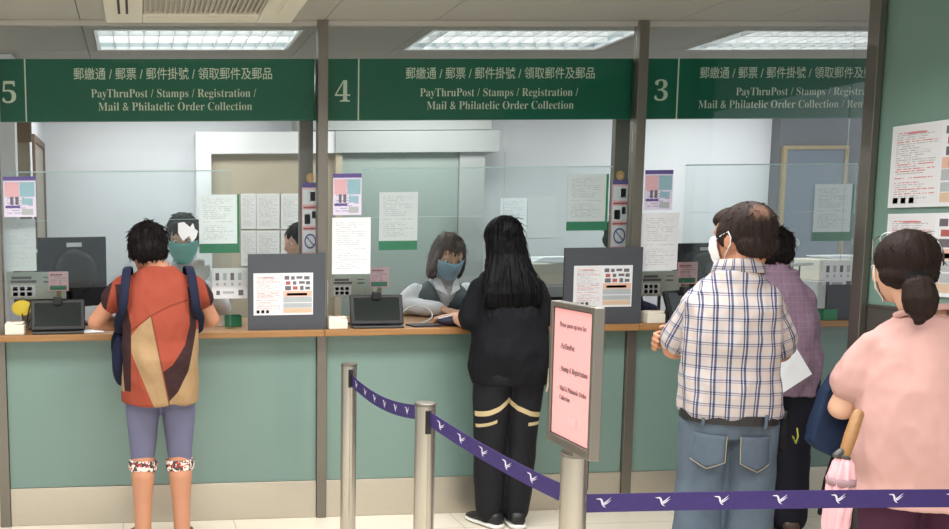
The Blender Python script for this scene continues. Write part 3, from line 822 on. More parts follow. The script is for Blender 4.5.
def mk_belt():
    M = Mat('purple_webbing'); vec, x, y, z = M.coord('Object')
    n = M.noise(vec, 60, 2); M.color(M.mix(n, lin((40, 24, 82)), lin((50, 32, 98)))); M.set(Roughness=.6); return M.m
BELT = mk_belt(); EMB = plain('silver_emblem', (206, 200, 214), .5)
# small long-billed bird in flight: body, bill, two wings
BIRD = [[(-.9, .62), (-.62, .5), (-.42, .52), (-.28, .36), (-.22, .1), (-.1, -.2), (.12, -.42), (.36, -.5), (.1, -.24), (0, .02), (-.02, .3), (-.16, .56), (-.36, .66), (-.58, .62)],
        [(-.02, .06), (.3, .22), (.95, .72), (.5, .22), (.12, -.04)], [(.06, -.1), (.4, .06), (1.0, .42), (.5, -.02), (.16, -.2)]]
def belt(A, B, sag, label, spacing, first, side, cut=None, zoff=(0, 0)):
    A = V(A); B = V(B); L = (B-A).length; n = 28; w = .027
    def pos(t):
        p = A.lerp(B, t); p.z -= sag*4*t*(1-t); return p
    t_ = thing('barrier_belt', label, 'barrier belt', A, 0, 'purple barrier belts')
    d = (B-A); d.z = 0; d.normalize(); nrm = V((-d.y, d.x, 0))*side
    b = MB(); rings = []
    for i in range(n+1):
        p = pos(i/n)-A
        rings.append([p+V((0, 0, w))+nrm*.001, p+V((0, 0, -w))+nrm*.001, p+V((0, 0, -w))-nrm*.001, p+V((0, 0, w))-nrm*.001])
    b.loft(rings); b.build('webbing', BELT, t_)
    s = first; sz = .024
    while s < L-.03:
        t = s/L; p = pos(t)-A; q = pos(min(1, t+.01))-A; tg = (q-p).normalized(); up = nrm.cross(tg) if side > 0 else tg.cross(nrm)*-1
        up = V((0, 0, 1)); up = (up-tg*up.dot(tg)).normalized()
        right = up.cross(nrm).normalized()
        b = MB()
        for poly in BIRD:
            k = len(b.v); nn = len(poly)
            for off in (.0012, .0018):
                for (x, y) in poly: b.v.append(p+right*x*sz+up*(y-.05)*sz+nrm*off)
            b.face([k+i for i in range(nn)]); b.face([k+nn+i for i in range(nn)][::-1])
            for i in range(nn): b.face((k+i, k+(i+1) % nn, k+nn+(i+1) % nn, k+nn+i))
        b.build('bird_emblem', EMB, t_); s += spacing
    return t_
(x1, y1), (x2, y2), (x3, y3) = POSTS
belt((x1+.006, y1-.038, .873), (x2-.004, y2+.038, .905), .035, 'purple belt between the farthest and the middle barrier post', .135, .07, -1)
belt((x2+.006, y2-.038, .895), (x3-.008, y3+.038, .80), .012, 'purple belt between the middle and the nearest barrier post', .115, .06, -1)
e0 = at(580, 506, y3); e1 = at(1010, 498.5, y3-.02)
belt((x3+.038, y3, .782), (e1.x, y3-.02, at(949, 500, y3-.02).z-.0), -.004, 'purple belt running right from the nearest post, in front of the woman in pink', .174, .05, -1)
# the far end of that belt is held by a post outside the frame on the right
# sign on the nearest post, turned to the left
Y0s, Y1s = y3-.16, y3+.10
A0 = at(592, 307, Y0s); A1 = at(592, 463, Y0s); B0 = at(548, 301, Y1s); B1 = at(548.5, 438, Y1s)
zt_, zb_ = (A0.z+B0.z)/2, (A1.z+B1.z)/2
xs_ = (A0.x+B0.x+A1.x+B1.x)/4
ang = math.atan2(B0.x-A0.x, Y1s-Y0s)
t = thing('queue_sign', 'pink queue instruction sheet in a steel frame on the nearest barrier post', 'sign', (xs_, (Y0s+Y1s)/2, zb_), 0)
t.rotation_euler.z = -PI/2-ang                 # local +x runs towards the camera, face looks left
w = math.hypot(Y1s-Y0s, B0.x-A0.x)/2; h = zt_-zb_
b = MB(); fr = .016
for q in ((-w, -w+fr, 0, h), (w-fr, w, 0, h), (-w+fr, w-fr, 0, fr*1.6), (-w+fr, w-fr, h-fr, h)): b.box(q[0], q[1], 0, .03, q[2], q[3])
b.build('frame', STEEL, t, bev=.003)
b = MB(); b.box(-w+fr, w-fr, .012, .028, fr*1.6, h-fr); b.build('backing', DKMETAL, t)
b = MB(); b.box(-w+fr+.003, w-fr-.003, .006, .0075, fr*1.6+.003, h-fr-.003); b.build('pink_sheet', PINKP, t)
def srow(body, x0, x1, z, size, off=0):
    link('lettering', text_mesh(body, size, off, x1-x0, 'LEFT', Matrix.Translation((x0, .0052, z)), INK), t)
srow(serif('Please queue up here for:'), -w*.6, w*.62, h*.83, .021, -.006)
srow(serif('- PayThruPost'), -w*.55, w*.12, h*.68, .023)
srow(serif('- Stamp & Registration'), -w*.55, w*.72, h*.525, .023)
srow(serif('- Mail & Philatelic Order'), -w*.58, w*.7, h*.39, .02); srow(serif('Collection'), -w*.5, -w*.02, h*.325, .02)
b = MB(); b.box(-w*.05, w*.3, .0048, .0055, h*.17, h*.23); b.build('faint_stamp', plain('faint_pink', (228, 168, 168), .7), t)
b = MB(); b.box(-.03, .03, .004, .03, -.012, -.0005); b.build('bracket', STEEL, t)
# ================================================================== PEOPLE
def remesh(mb, voxel, smooth=6, fac=.5):
    me = mb.mesh('tmp'); o = bpy.data.objects.new('tmp', me); COL.objects.link(o)
    r = o.modifiers.new('r', 'REMESH'); r.mode = 'VOXEL'; r.voxel_size = voxel; r.adaptivity = 0
    if smooth:
        q = o.modifiers.new('s', 'SMOOTH'); q.factor = fac; q.iterations = smooth
    dg = bpy.context.evaluated_depsgraph_get(); dg.update()
    out = bpy.data.meshes.new_from_object(o.evaluated_get(dg)); bpy.data.objects.remove(o); bpy.data.meshes.remove(me)
    out.polygons.foreach_set('use_smooth', [True]*len(out.polygons)); return out
def displace(me, fn):
    nr = [v.normal.copy() for v in me.vertices]
    for v, n in zip(me.vertices, nr):
        d = fn(v.co)
        v.co += d if isinstance(d, V) else n*d
    me.update()
def attr(me, name, fn):
    a = me.attributes.new(name, 'FLOAT_VECTOR', 'POINT')
    buf = []
    for v in me.vertices: buf.extend(fn(v.co))
    a.data.foreach_set('vector', buf)

def skin_mat(name, rgb):
    M = Mat(name); vec, x, y, z = M.coord('Object'); c = lin(rgb)
    n = M.noise(vec, 18, 4); n2 = M.noise(vec, 4, 2)
    k = M.mix(n, tuple(v*.92 for v in c[:3])+(1,), tuple(min(1, v*1.05) for v in c[:3])+(1,))
    M.color(M.mix(n2*.3, k, (min(1, c[0]*1.05), c[1]*.85, c[2]*.8, 1))); M.set(Roughness=.5)
    M.b.inputs['Specular IOR Level'].default_value = .35
    return M.m
SKIN1 = skin_mat('skin_tan', (184, 132, 104)); SKIN2 = skin_mat('skin_light', (214, 172, 146)); SKIN3 = skin_mat('skin_warm', (204, 156, 126))
def hair_mat(name, rgb, spec=.1, rough=.6):
    M = Mat(name); vec, x, y, z = M.coord('Object'); c = lin(rgb)
    n = M.noise(vec, 30, 4, (3, 3, .35))
    M.color(M.mix(n, tuple(v*.55 for v in c[:3])+(1,), tuple(v*1.25 for v in c[:3])+(1,))); M.set(Roughness=rough)
    M.b.inputs['Specular IOR Level'].default_value = spec
    M.bump(M.noise(vec, 90, 3, (2, 2, .15)), .5, .004); return M.m
HAIRBK = hair_mat('black_hair', (24, 20, 20)); HAIRDB = hair_mat('dark_brown_hair', (42, 31, 28)); HAIRGB = hair_mat('greyish_brown_hair', (84, 68, 62))
HAIRBL = hair_mat('glossy_black_hair', (11, 10, 13), .1, .5)
EYE = plain('eye_white', (232, 228, 222), .2); IRIS = plain('dark_iris', (40, 28, 22), .15)

HEAD = [(-.112, .024, .082, .022), (-.100, .042, .09, -.005), (-.08, .056, .094, -.035), (-.055, .066, .093, -.07), (-.03, .072, .093, -.088), (0, .0755, .092, -.098), (.03, .077, .09, -.101), (.055, .074, .085, -.098), (.08, .063, .07, -.084), (.098, .045, .045, -.062), (.11, .02, .015, -.03)]
def head_profile(z):
    for i in range(len(HEAD)-1):
        if z <= HEAD[i+1][0] or i == len(HEAD)-2:
            a, b = HEAD[i], HEAD[i+1]; t = max(0, min(1, (z-a[0])/(b[0]-a[0])))
            return [a[k]+(b[k]-a[k])*t for k in (1, 2, 3)]
def add_head(mb, M):
    rings = []
    for z, hw, yf, yb in HEAD:
        cy = (yf+yb)/2; ry = (yf-yb)/2
        rings.append([M @ V((hw*math.copysign(abs(math.cos(a))**.9, math.cos(a)), cy+ry*math.copysign(abs(math.sin(a))**.95, math.sin(a)), z)) for a in [2*PI*k/28 for k in range(28)]])
    mb.loft(rings)
    mb.tube([M @ V((0, .088, .02)), M @ V((0, .1, -.005)), M @ V((0, .108, -.028))], [.007, .009, .0125], 10)       # nose
    for sx in (-1, 1):
        mb.ell((sx*.011, .098, -.032), (.008, .009, .007), 10, 6, M)
        mb.ell((sx*.078, -.008, -.012), (.009, .019, .031), 12, 8, M @ Matrix.Rotation(0, 4, 'Z'))                   # ears
        mb.ell((sx*.08, -.004, -.034), (.007, .01, .012), 10, 6, M)
        mb.ell((sx*.034, .078, .024), (.02, .012, .007), 10, 6, M)                                                     # brow ridge
        mb.ell((sx*.042, .066, -.028), (.022, .02, .018), 10, 6, M)                                                    # cheeks
    mb.ell((0, .092, -.060), (.022, .008, .006), 12, 6, M); mb.ell((0, .09, -.071), (.019, .009, .007), 12, 6, M)      # lips
    mb.ell((0, .082, -.096), (.018, .012, .013), 10, 6, M)
def frame_of(d, n):
    d = V(d).normalized(); n = V(n); n = (n-d*n.dot(d)).normalized(); s = d.cross(n).normalized()
    return d, n, s
def add_hand(mb, wrist, d, n, side=1, curl=.5, sc=1.0, spread=.12, glove=0.0):
    """d: pointing direction, n: back-of-hand normal; thumb on side*s"""
    d, n, s = frame_of(d, n); w = V(wrist); s = s*side
    g = glove
    rings = []
    for t, hw, th in ((0, .026, .02), (.03, .034, .0175), (.065, .04, .015), (.088, .039, .0125)):
        c = w+d*t*sc
        rings.append([c+(s*math.cos(2*PI*k/14)*(hw+g)+n*math.sin(2*PI*k/14)*(th+g))*sc for k in range(14)])
    mb.loft(rings)
    for i, (off, L) in enumerate(((.029, .072), (.0105, .08), (-.0085, .075), (-.027, .06))):
        p = w+(d*.078+s*off)*sc; dr = (d+s*(off*spread*20)).normalized(); pts = [p]; a = 0
        for seg, frac in enumerate((.45, .31, .24)):
            a += curl*(.75, .9, .6)[seg]
            v = dr*math.cos(a)-n*math.sin(a); p = p+v*L*frac*sc; pts.append(p)
        mb.tube(pts, [r*sc+g for r in (.0098, .0092, .0084, .007)], 10)
    p = w+(d*.02+s*.026)*sc; v1 = (d*.62+s*.7-n*.25*curl).normalized(); v2 = (d*.9+s*.25-n*.4*curl).normalized(); v3 = (d*.95-n*.5*curl).normalized()
    mb.tube([p, p+v1*.036*sc, p+v1*.036*sc+v2*.03*sc, p+v1*.036*sc+v2*.03*sc+v3*.022*sc], [.0155*sc+g, .0125*sc+g, .0108*sc+g, .0085*sc+g], 10)

def ring(z, cx, cy, rx, ry, n=32, e=2.4):
    o = []
    for k in range(n):
        a = 2*PI*k/n; c, s = math.cos(a), math.sin(a)
        o.append(V((cx+rx*math.copysign(abs(c)**(2/e), c), cy+ry*math.copysign(abs(s)**(2/e), s), z)))
    return o
def lerp_rings(rows, z):
    rows = sorted(rows)
    if z <= rows[0][0]: return rows[0]
    for i in range(len(rows)-1):
        if z <= rows[i+1][0]:
            a, b = rows[i], rows[i+1]; t = (z-a[0])/(b[0]-a[0]); t2 = t
            return tuple(a[k]+(b[k]-a[k])*t2 for k in range(5))
    return rows[-1]
class Person:
    """joints in the person's own frame: x right, y forward, z up, feet at z = 0"""
    def __init__(s, name_label, loc, rz, skin, torso, arms, legs, head, neck_r=.056, shoe=None, hand=None, foot=True, k=1.0):
        s.label = name_label; s.loc = V(loc); s.rz = rz; s.skin = skin
        s.torso = torso            # rows (z, cx, cy, rx, ry)
        s.arms = arms              # list of (shoulder, elbow, wrist, (r0, r1, r2))
        s.legs = legs              # list of (hip, knee, ankle, toe, (r0, r1, r2))
        hc, yaw, nod, roll, hs = head
        s.HM = Matrix.Translation(V(hc)) @ Matrix.Rotation(yaw, 4, 'Z') @ Matrix.Rotation(-nod, 4, 'X') @ Matrix.Rotation(roll, 4, 'Y') @ Matrix.Scale(hs, 4)
        s.hands = hand or []; s.neck_r = neck_r; s.foot = foot
        s.root = None
    def body(s, voxel=.0062):
        mb = MB()
        rows = sorted(s.torso)
        zlo = max(rows[0][0], min(h[0][2] for h in s.legs)-.05)
        zs = [zlo+(rows[-1][0]-zlo)*i/24 for i in range(25)]
        mb.loft([ring(*(lambda q: (q[0], q[1], q[2], max(.05, q[3]-.014), max(.05, q[4]-.014)))(lerp_rings(rows, z))) for z in zs])
        top = rows[-1]
        nb = V((top[1], top[2], top[0]-.06)); nt = s.HM @ V((0, -.035, -.05))
        mb.tube([nb, nb.lerp(nt, .5)+V((0, -.004, 0)), nt], [s.neck_r*1.25, s.neck_r, s.neck_r*.98], 20)
        add_head(mb, s.HM)
        for sh, el, wr, r in s.arms:
            sh, el, wr = V(sh), V(el), V(wr)
            mb.tube([sh, sh.lerp(el, .35), el], [r[0]*.72, r[0]*.86, r[1]], 16)
            mb.tube([el, el.lerp(wr, .3), wr], [r[1], r[1]*1.04, r[2]], 16)
        for h in s.hands: add_hand(mb, **h)
        for hip, kn, an, toe, r in s.legs:
            hip, kn, an, toe = V(hip), V(kn), V(an), V(toe)
            mb.tube([hip, hip.lerp(kn, .4), kn], [r[0]*.85, r[0]*.88, r[1]], 18)
            d = (an-kn); back = V((0, -.016, 0))
            mb.tube([kn, kn+d*.28+back, kn+d*.6+back*.5, an], [r[1], r[1]*1.02, r[1]*.8, r[2]], 18)
            if s.foot:
                heel = V((an.x, an.y-.045, .03)); ball = an.lerp(toe, .7); ball.z = .028; t2 = V(toe); t2.z = .02
                mb.tube([heel, V((an.x, an.y+.02, .045)), ball, t2], [.03, .036, .034, .02], 14)
        me = remesh(mb, voxel, 5)
        me.name = 'person'; me.materials.append(s.skin)
        o = link('person', me, None, s.loc, s.rz); tag(o, s.label, 'person'); s.root = o
        return o
    def eyes(s):
        for sx in (-1, 1):
            b = MB(); b.ell((sx*.033, .0765, .004), (.0135, .0125, .0095), 14, 10, s.HM); e = b.build('eye', EYE, s.root, smooth=True)
            b = MB(); b.ell((sx*.033, .086, .0035), (.0058, .004, .0058), 12, 8, s.HM); b.build('iris', IRIS, e, smooth=True)
    def child(s, name, me, mats):
        me.materials.clear()
        for mm in (mats if isinstance(mats, (list, tuple)) else [mats]): me.materials.append(mm)
        return link(name, me, s.root)
    def pat(s, me, seg):
        """pattern coordinates: (around, along, part) from the nearest limb"""
        def f(p):
            best = None
            for i, (sh, el, wr, r) in enumerate(s.arms):
                for a, b, off in ((V(sh), V(el), 0), (V(el), V(wr), (V(el)-V(sh)).length)):
                    d = b-a; L = d.length; t = max(0, min(1, (p-a).dot(d)/L/L)); q = a+d*t; dist = (p-q).length-r[0]
                    if best is None or dist < best[0]:
                        best = (dist, i, off+t*L, p-q, d/L, r[0])
            rows = lerp_rings(s.torso, p.z); tx, ty = (p.x-rows[1])/rows[3], (p.y-rows[2])/rows[4]
            dt = (math.hypot(tx, ty)-1)*min(rows[3], rows[4])
            if p.z > sorted(s.torso)[-2][0]: dt -= .02
            if best and best[0] < dt-.004:
                _, i, along, off, ax, r = best
                ref = V((0, 1, 0)); ref = (ref-ax*ref.dot(ax)).normalized(); sd = ax.cross(ref)
                ang = math.atan2(off.dot(sd), off.dot(-ref)); return (ang*.06+1.0+i, -along, 1.0)
            # back / front of the torso: arc length from the spine
            a = math.atan2(p.x-rows[1], -(p.y-rows[2]))
            rr = (rows[3]+rows[4])*.5
            return (a*rr*.55+(p.x-rows[1])*.45, p.z, 0.0)
        attr(me, 'pat', f)
    def garment(s, name, mat, z0, z1, margin, sleeve=0.0, sl_margin=.014, fold=.006, voxel=.0085, rows=None, flare=0.0, pat=False, collar=None, fs=(7, 7, 3.2), extra=None, seed=0, smooth=6, belly=0):
        mb = MB(); rows = rows or s.torso
        zs = [z0+(z1-z0)*i/30 for i in range(31)]
        rr = []
        for z in zs:
            q = lerp_rings(rows, z); fl = flare*max(0, 1-(z-z0)/(z1-z0))
            rr.append(ring(z, q[1], q[2], q[3]+margin+fl, q[4]+margin*.9+fl*.8))
        mb.loft(rr)
        if sleeve:
            for sh, el, wr, r in s.arms:
                sh, el, wr = V(sh), V(el), V(wr); m_ = sl_margin
                if sleeve <= 1:
                    e = sh.lerp(el, sleeve); mb.tube([sh-(e-sh)*.05, sh.lerp(e, .5), e], [r[0]+m_*.8, r[0]+m_, r[0]*.95+m_*1.35], 20, caps=True) if False else mb.tube([sh, sh.lerp(e, .5), e], [r[0]+m_*.25, r[0]+m_*.9, r[0]*.96+m_*1.3], 20)
                else:
                    e = el.lerp(wr, sleeve-1); mb.tube([sh, sh.lerp(el, .5), el], [r[0]+m_*.25, r[0]+m_*.8, r[1]+m_], 20); mb.tube([el, el.lerp(e, .5), e], [r[1]+m_, r[1]+m_, r[2]+m_*1.2], 20)
        if collar:
            cz, cr = collar; q = sorted(s.torso)[-1]
            nb = V((q[1], q[2], q[0]-.03)); nt = s.HM @ V((0, -.03, -.09))
            d = (nt-nb).normalized(); mb.tube([nb-d*.04, nb+d*cz], [cr*1.16, cr], 24)
        if extra: extra(mb)
        me = remesh(mb, voxel, smooth)
        off = V((seed*3.1, seed*1.7, seed*.9))
        def fd(p):
            q = V((p.x*fs[0]+p.z*2, p.y*fs[1], p.z*fs[2]*1.1-p.x*2.2))+off
            return fold*1.35*(noise.noise(q)*.8+.5*noise.noise(q*2.3)+.3*noise.noise(q*4.9)+.45-1.5*abs(noise.noise(q*1.35+V((4, 2, 7)))))
        displace(me, fd)
        if pat: s.pat(me, 0)
        return s.child(name, me, mat)
    def trousers(s, name, mat, margin, end=1.0, zt=None, fold=.006, voxel=.0085, wide=0.0, fs=(9, 9, 5), seed=3, pelvis=None):
        mb = MB()
        z0 = min(h[0][2] for h in s.legs)-.06; rows = s.torso
        zt = zt or z0+.2
        mb.loft([ring(z, *(lambda q: (q[1], q[2], q[3]+margin, q[4]+margin))(lerp_rings(rows, z))) for z in [z0+(zt-z0)*i/12 for i in range(13)]])
        for hip, kn, an, toe, r in s.legs:
            hip, kn, an = V(hip), V(kn), V(an)
            mb.tube([hip, hip.lerp(kn, .4), kn], [r[0]+margin, r[0]*.93+margin, r[1]+margin+wide*.6], 22)
            e = kn.lerp(an, end)
            mb.tube([kn, kn.lerp(e, .5), e], [r[1]+margin+wide*.6, (r[1]*.92)+margin+wide*.9, max(r[2], r[1]*(1-.35*end))+margin+wide], 22)
        me = remesh(mb, voxel, 6); off = V((seed*2.2, seed, seed*.3))
        def fd(p):
            q = V((p.x*fs[0], p.y*fs[1], p.z*fs[2]))+off
            return fold*(noise.noise(q)+.6*noise.noise(q*2.1))
        displace(me, fd)
        return s.child(name, me, mat)
    def hair(s, name, mat, blobs, amp=.006, voxel=.006, tufts=0, tl=(.02, .045), td=(0, -.3, -1), fs=(22, 22, 5), seed=1, extra=None, zmin=-.12, yfront=.05, smooth=4, tr=.0032):
        mb = MB()
        for c, r in blobs: mb.ell(c, r, 24, 16)
        if extra: extra(mb)
        me = remesh(mb, voxel, smooth)
        off = V((seed*5.3, seed*2.1, seed))
        def fd(p):
            # strands run down from the crown
            a = math.atan2(p.x, -p.y-.02); q = V((a*fs[0]*.3, p.z*fs[2]+abs(a), math.hypot(p.x, p.y)*8))+off
            return amp*(noise.noise(q)+.7*noise.noise(q*2.6)+.3*noise.noise(V((p.x*60, p.y*60, p.z*30))))
        displace(me, fd)
        if tufts:
            rnd = random.Random(seed); vs = [(v.co.copy(), v.normal.copy()) for v in me.vertices if v.co.z > zmin and v.co.y < yfront]
            b2 = MB(); td = V(td)
            for _ in range(tufts):
                p, n = rnd.choice(vs); t = td+V((rnd.uniform(-.5, .5), rnd.uniform(-.4, .4), rnd.uniform(-.3, .3)))
                if p.z > .06: t = V((p.x*9+rnd.uniform(-.5, .5), (p.y+.02)*9+rnd.uniform(-.4, .4), -.15))
                t = (t-n*t.dot(n)).normalized(); L = rnd.uniform(*tl)
                p0 = p-n*.004; b2.tube([p0, p0+t*L*.5+n*.006, p0+t*L+n*rnd.uniform(.001, .012)], [tr, tr*.8, .0006], 5)
            m2 = b2.mesh('t', smooth=True); bm = bmesh.new(); bm.from_mesh(me); bm.from_mesh(m2); bm.to_mesh(me); bm.free()
        me.polygons.foreach_set('use_smooth', [True]*len(me.polygons))
        me.transform(s.HM); me.update()
        return s.child(name, me, mat)
    def mask(s, mat, loop_mat=None, flare=.012, z0=-.108, z1=.004, amax=1.2, peak=.0):
        b = MB(); nu, nv = 22, 10; rows = []
        for j in range(nv+1):
            t = j/nv; z = z0+(z1-z0)*t; hw, yf, yb = head_profile(max(-.1, z)); row = []
            for i in range(nu+1):
                a = -amax+2*amax*i/nu; c = abs(math.cos(a))
                y = .0+(yf+flare+peak*math.sin(PI*t)*max(0, c)**3)*math.cos(a)*1.0
                if 1: y += .030*max(0, 1-abs(a)/.55)*math.exp(-((z+.02)/.04)**2)
                pl = .0015*math.sin(t*PI*7) if flare < .02 else 0
                row.append(V((math.sin(a)*(hw+.009), y+pl, z)))
            rows.append(row)
        base = 0
        for r in rows: b.v.extend(r)
        W_ = nu+1
        for j in range(nv):
            for i in range(nu): b.face((j*W_+i, j*W_+i+1, (j+1)*W_+i+1, (j+1)*W_+i))
        me = b.mesh('m', smooth=True, fix=False); me.transform(s.HM)
        o = s.child('face_mask', me, mat); sd = o.modifiers.new('solid', 'SOLIDIFY'); sd.thickness = .0025
        b = MB()
        for sx, i in ((-1, 0), (1, nu)):
            lo, hi = rows[1][i], rows[nv-1][i]
            e1 = V((sx*.084, -.018, .014)); e0 = V((sx*.082, -.022, -.03))
            b.tube([hi, hi.lerp(e1, .6)+V((sx*.006, 0, 0)), e1, V((sx*.083, -.027, -.008)), e0, lo.lerp(e0, .5)+V((sx*.008, 0, 0)), lo], .0018, 6)
        me = b.mesh('m', smooth=True); me.transform(s.HM); l = link('ear_loop', me, o); me.materials.append(loop_mat or WHITE)
        return o
    def shoe(s, idx, mat, sole, w=.05, h=.085):
        hip, kn, an, toe, r = s.legs[idx]; an, toe = V(an), V(toe)
        d = V((toe.x-an.x, toe.y-an.y, 0)); L = d.length+.085; d.normalize(); sd = V((d.y, -d.x, 0)); st = V((an.x, an.y, 0))-d*.084
        def rg(t, hw, z0, z1):
            c = st+d*t*L; return [c+sd*hw*math.copysign(abs(math.cos(q))**.8, math.cos(q))+V((0, 0, (z0+z1)/2+(z1-z0)/2*math.copysign(abs(math.sin(q))**.8, math.sin(q)))) for q in [2*PI*k/18 for k in range(18)]]
        b = MB(); b.loft([rg(t, w*a, .018, z) for t, a, z in ((0, .35, .055), (.04, .7, h*.95), (.2, .86, h*1.12), (.36, .88, h), (.55, .98, h*.78), (.75, 1.02, h*.62), (.92, .8, h*.5), (1, .3, h*.35))])
        o = b.build('shoe', mat, s.root, smooth=True)
        b = MB(); b.loft([rg(t, w*a*1.06, .0008, .026) for t, a in ((-.015, .4), (.04, .8), (.2, .92), (.55, 1.0), (.75, 1.04), (.93, .82), (1.015, .35))]); b.build('sole', sole, o, smooth=True)
        return o

def torso_rows(sw=.175, chest=.115, waist=.13, hip=.165, hz=.87, lean=0.0, H=1.0, belly=0.0, hipd=.115):
    """standard trunk from crotch to neck; lean = forward shift of the shoulders"""
    r = [(.78, 0, 0, hip*.86, hipd*.86), (.87, 0, 0, hip, hipd), (.96, 0, .0, hip*.97, hipd*.98+belly*.5), (1.04, 0, lean*.2, waist, .098+belly), (1.14, 0, lean*.45, (waist+sw)*.5, chest*.96+belly*.6),
         (1.22, 0, lean*.7, sw*.98, chest), (1.28, 0, lean*.86, sw*.99, chest*.92), (1.315, 0, lean*.92, sw*.88, chest*.8), (1.345, 0, lean*.96, sw*.68, chest*.7), (1.375, 0, lean, sw*.48, chest*.62), (1.40, 0, lean*1.03, sw*.36, chest*.56), (1.42, 0, lean*1.05, .066, .058)]
    return [(z*H, cx, cy, rx, ry) for z, cx, cy, rx, ry in r]
def std_legs(hw=.085, H=1.0, r=(.082, .056, .042), y=0.0, turn=(0.12, 0.12), stance=.095):
    return [((sx*hw, 0, .84*H), (sx*(hw+stance)/2, .012, .47*H), (sx*stance, -.02+y, .085), (sx*(stance+.02+t*.1), .15+y, .03), r) for sx, t in ((-1, turn[0]), (1, turn[1]))]
def gx(px, Y, y=300): return at(px, y, Y).x

# ------------------------------------------------------------------ fabrics
def fabric(name, rgb, rough=.85, var=.1, scale=9, bump=.25):
    M = Mat(name); vec, x, y, z = M.coord('Object'); c = lin(rgb)
    n = M.noise(vec, scale, 3)
    M.color(M.mix(n, tuple(v*(1-var) for v in c[:3])+(1,), tuple(min(1, v*(1+var)) for v in c[:3])+(1,))); M.set(Roughness=rough)
    M.b.inputs['Specular IOR Level'].default_value = .2
    M.bump(M.noise(vec, 260, 2), bump, .0015); return M.m
BLK = fabric('black_jersey', (20, 20, 25)); NAVYF = fabric('navy_fabric', (28, 32, 54)); WHITEF = fabric('white_cotton', (226, 230, 236))
PINKF = fabric('pale_pink_jersey', (193, 152, 146), var=.05); MAROON = fabric('maroon_cloth', (72, 40, 60)); DKTR = fabric('dark_navy_cloth', (26, 26, 36))
VEST = fabric('grey_vest_cloth', (98, 108, 112)); BLUECAPRI = fabric('slate_blue_cotton', (106, 106, 132), var=.08)
MASKW = fabric('white_mask', (236, 236, 236), .7, .02, bump=.1); MASKB = fabric('blue_mask', (150, 186, 212), .7, .03, bump=.1); MASKG = fabric('green_mask', (112, 186, 178), .7, .03, bump=.1)
SHOEB = plain('black_shoe', (22, 22, 24), .5); SOLEW = plain('white_sole', (224, 222, 216), .5); SOLED = plain('dark_sole', (50, 46, 44), .6); SANDAL = plain('brown_sandal', (120, 92, 76), .6)

# ================= the customer in orange (counter 5)
def pl(t, pts):
    """piecewise-linear function of t through pts = (t, value), t rising"""
    r = None; ps = 0
    pts = sorted(pts)
    for (t0, v0), (t1, v1) in zip(pts, pts[1:]):
        if abs(t1-t0) < 1e-6: continue
        sl = (v1-v0)/(t1-t0)
        if r is None: r = (t-t0)*sl+v0
        else: r = r+emax(t-t0, 0)*(sl-ps)
        ps = sl
    return r
def mk_orange():
    """colour-blocked print: orange, tan and black panels with curved edges, laid out over the back"""
    M = Mat('colour_block_print'); vec, x, y, z = M.coord('Object')
    Yb = Y1-.1
    def L(*p): return [((at(a, b, Yb).z), (at(a, b, Yb).x-X1)) for a, b in p]
    def hz(b): return at(158, b, Yb).z
    n = M.noise(vec, 70, 2); n2 = M.noise(vec, 8, 3)
    OR = M.mix(n2, lin((138, 61, 46)), lin((152, 72, 54))); BK = lin((36, 29, 34)); TN = M.mix(n2, lin((150, 124, 90)), lin((166, 140, 104)))
    bl = pl(z, L((188, 290), (189, 300), (190, 325), (185, 345), (172, 364), (163, 370), (165.5, 383), (169, 400)))
    br = pl(z, L((196.5, 290), (197, 330), (194, 345), (188, 371), (178, 390), (169, 400)))
    tr = pl(z, L((150, 312), (152, 320), (170, 408))); tl = pl(z, L((151, 316), (139, 326), (131, 336), (131.5, 353), (155, 408)))
    kr = pl(z, L((121, 283), (125, 300), (131, 325), (131, 391))); kl = pl(z, L((114, 283), (119.5, 330), (124.5, 391)))
    tan = x.gt(tl)*x.lt(tr)*z.lt(hz(315)); bR = x.gt(bl)*x.lt(br)*z.lt(hz(288)); tR = x.gt(br)*z.lt(hz(331))
    bL = x.gt(kl)*x.lt(kr)*z.gt(hz(391))*z.lt(hz(285)); tL = x.lt(kl)*z.lt(hz(345))*z.gt(hz(392))
    sx_ = pl(x, [(at(a, b, Yb).x-X1, at(a, b, Yb).z) for a, b in ((131, 331), (150, 316), (170, 306), (196, 298))])
    seam = (z-sx_).abs().lt(.004)*x.gt(at(131, 330, Yb).x-X1)*x.lt(at(196, 300, Yb).x-X1)
    seam2 = (x-tr).abs().lt(.004)*z.lt(hz(316))
    c = M.mix(tan, OR, TN); c = M.mix(tR, c, TN); c = M.mix(tL, c, TN); c = M.mix(bR, c, BK); c = M.mix(bL, c, BK)
    c = M.mix(emax(seam, seam2)*.75, c, lin((96, 40, 30)))
    slv = (x.abs()-.02).gt(.205-(z-1.33)*.25)*z.lt(1.345)
    c = M.mix(slv, c, BK); c = M.mix(n*.22, c, lin((120, 60, 44)))
    M.color(c); M.set(Roughness=.85); M.b.inputs['Specular IOR Level'].default_value = .2
    M.bump(M.noise(vec, 260, 2), .25, .0015); return M.m
Y1 = -.36
X1 = gx(159, Y1)
T1 = torso_rows(.182, .125, .17, .172, lean=.05, belly=.02, hipd=.135)
T1[0] = (.78, 0, 0, .17, .135); T1.insert(0, (.68, 0, 0, .17, .13))
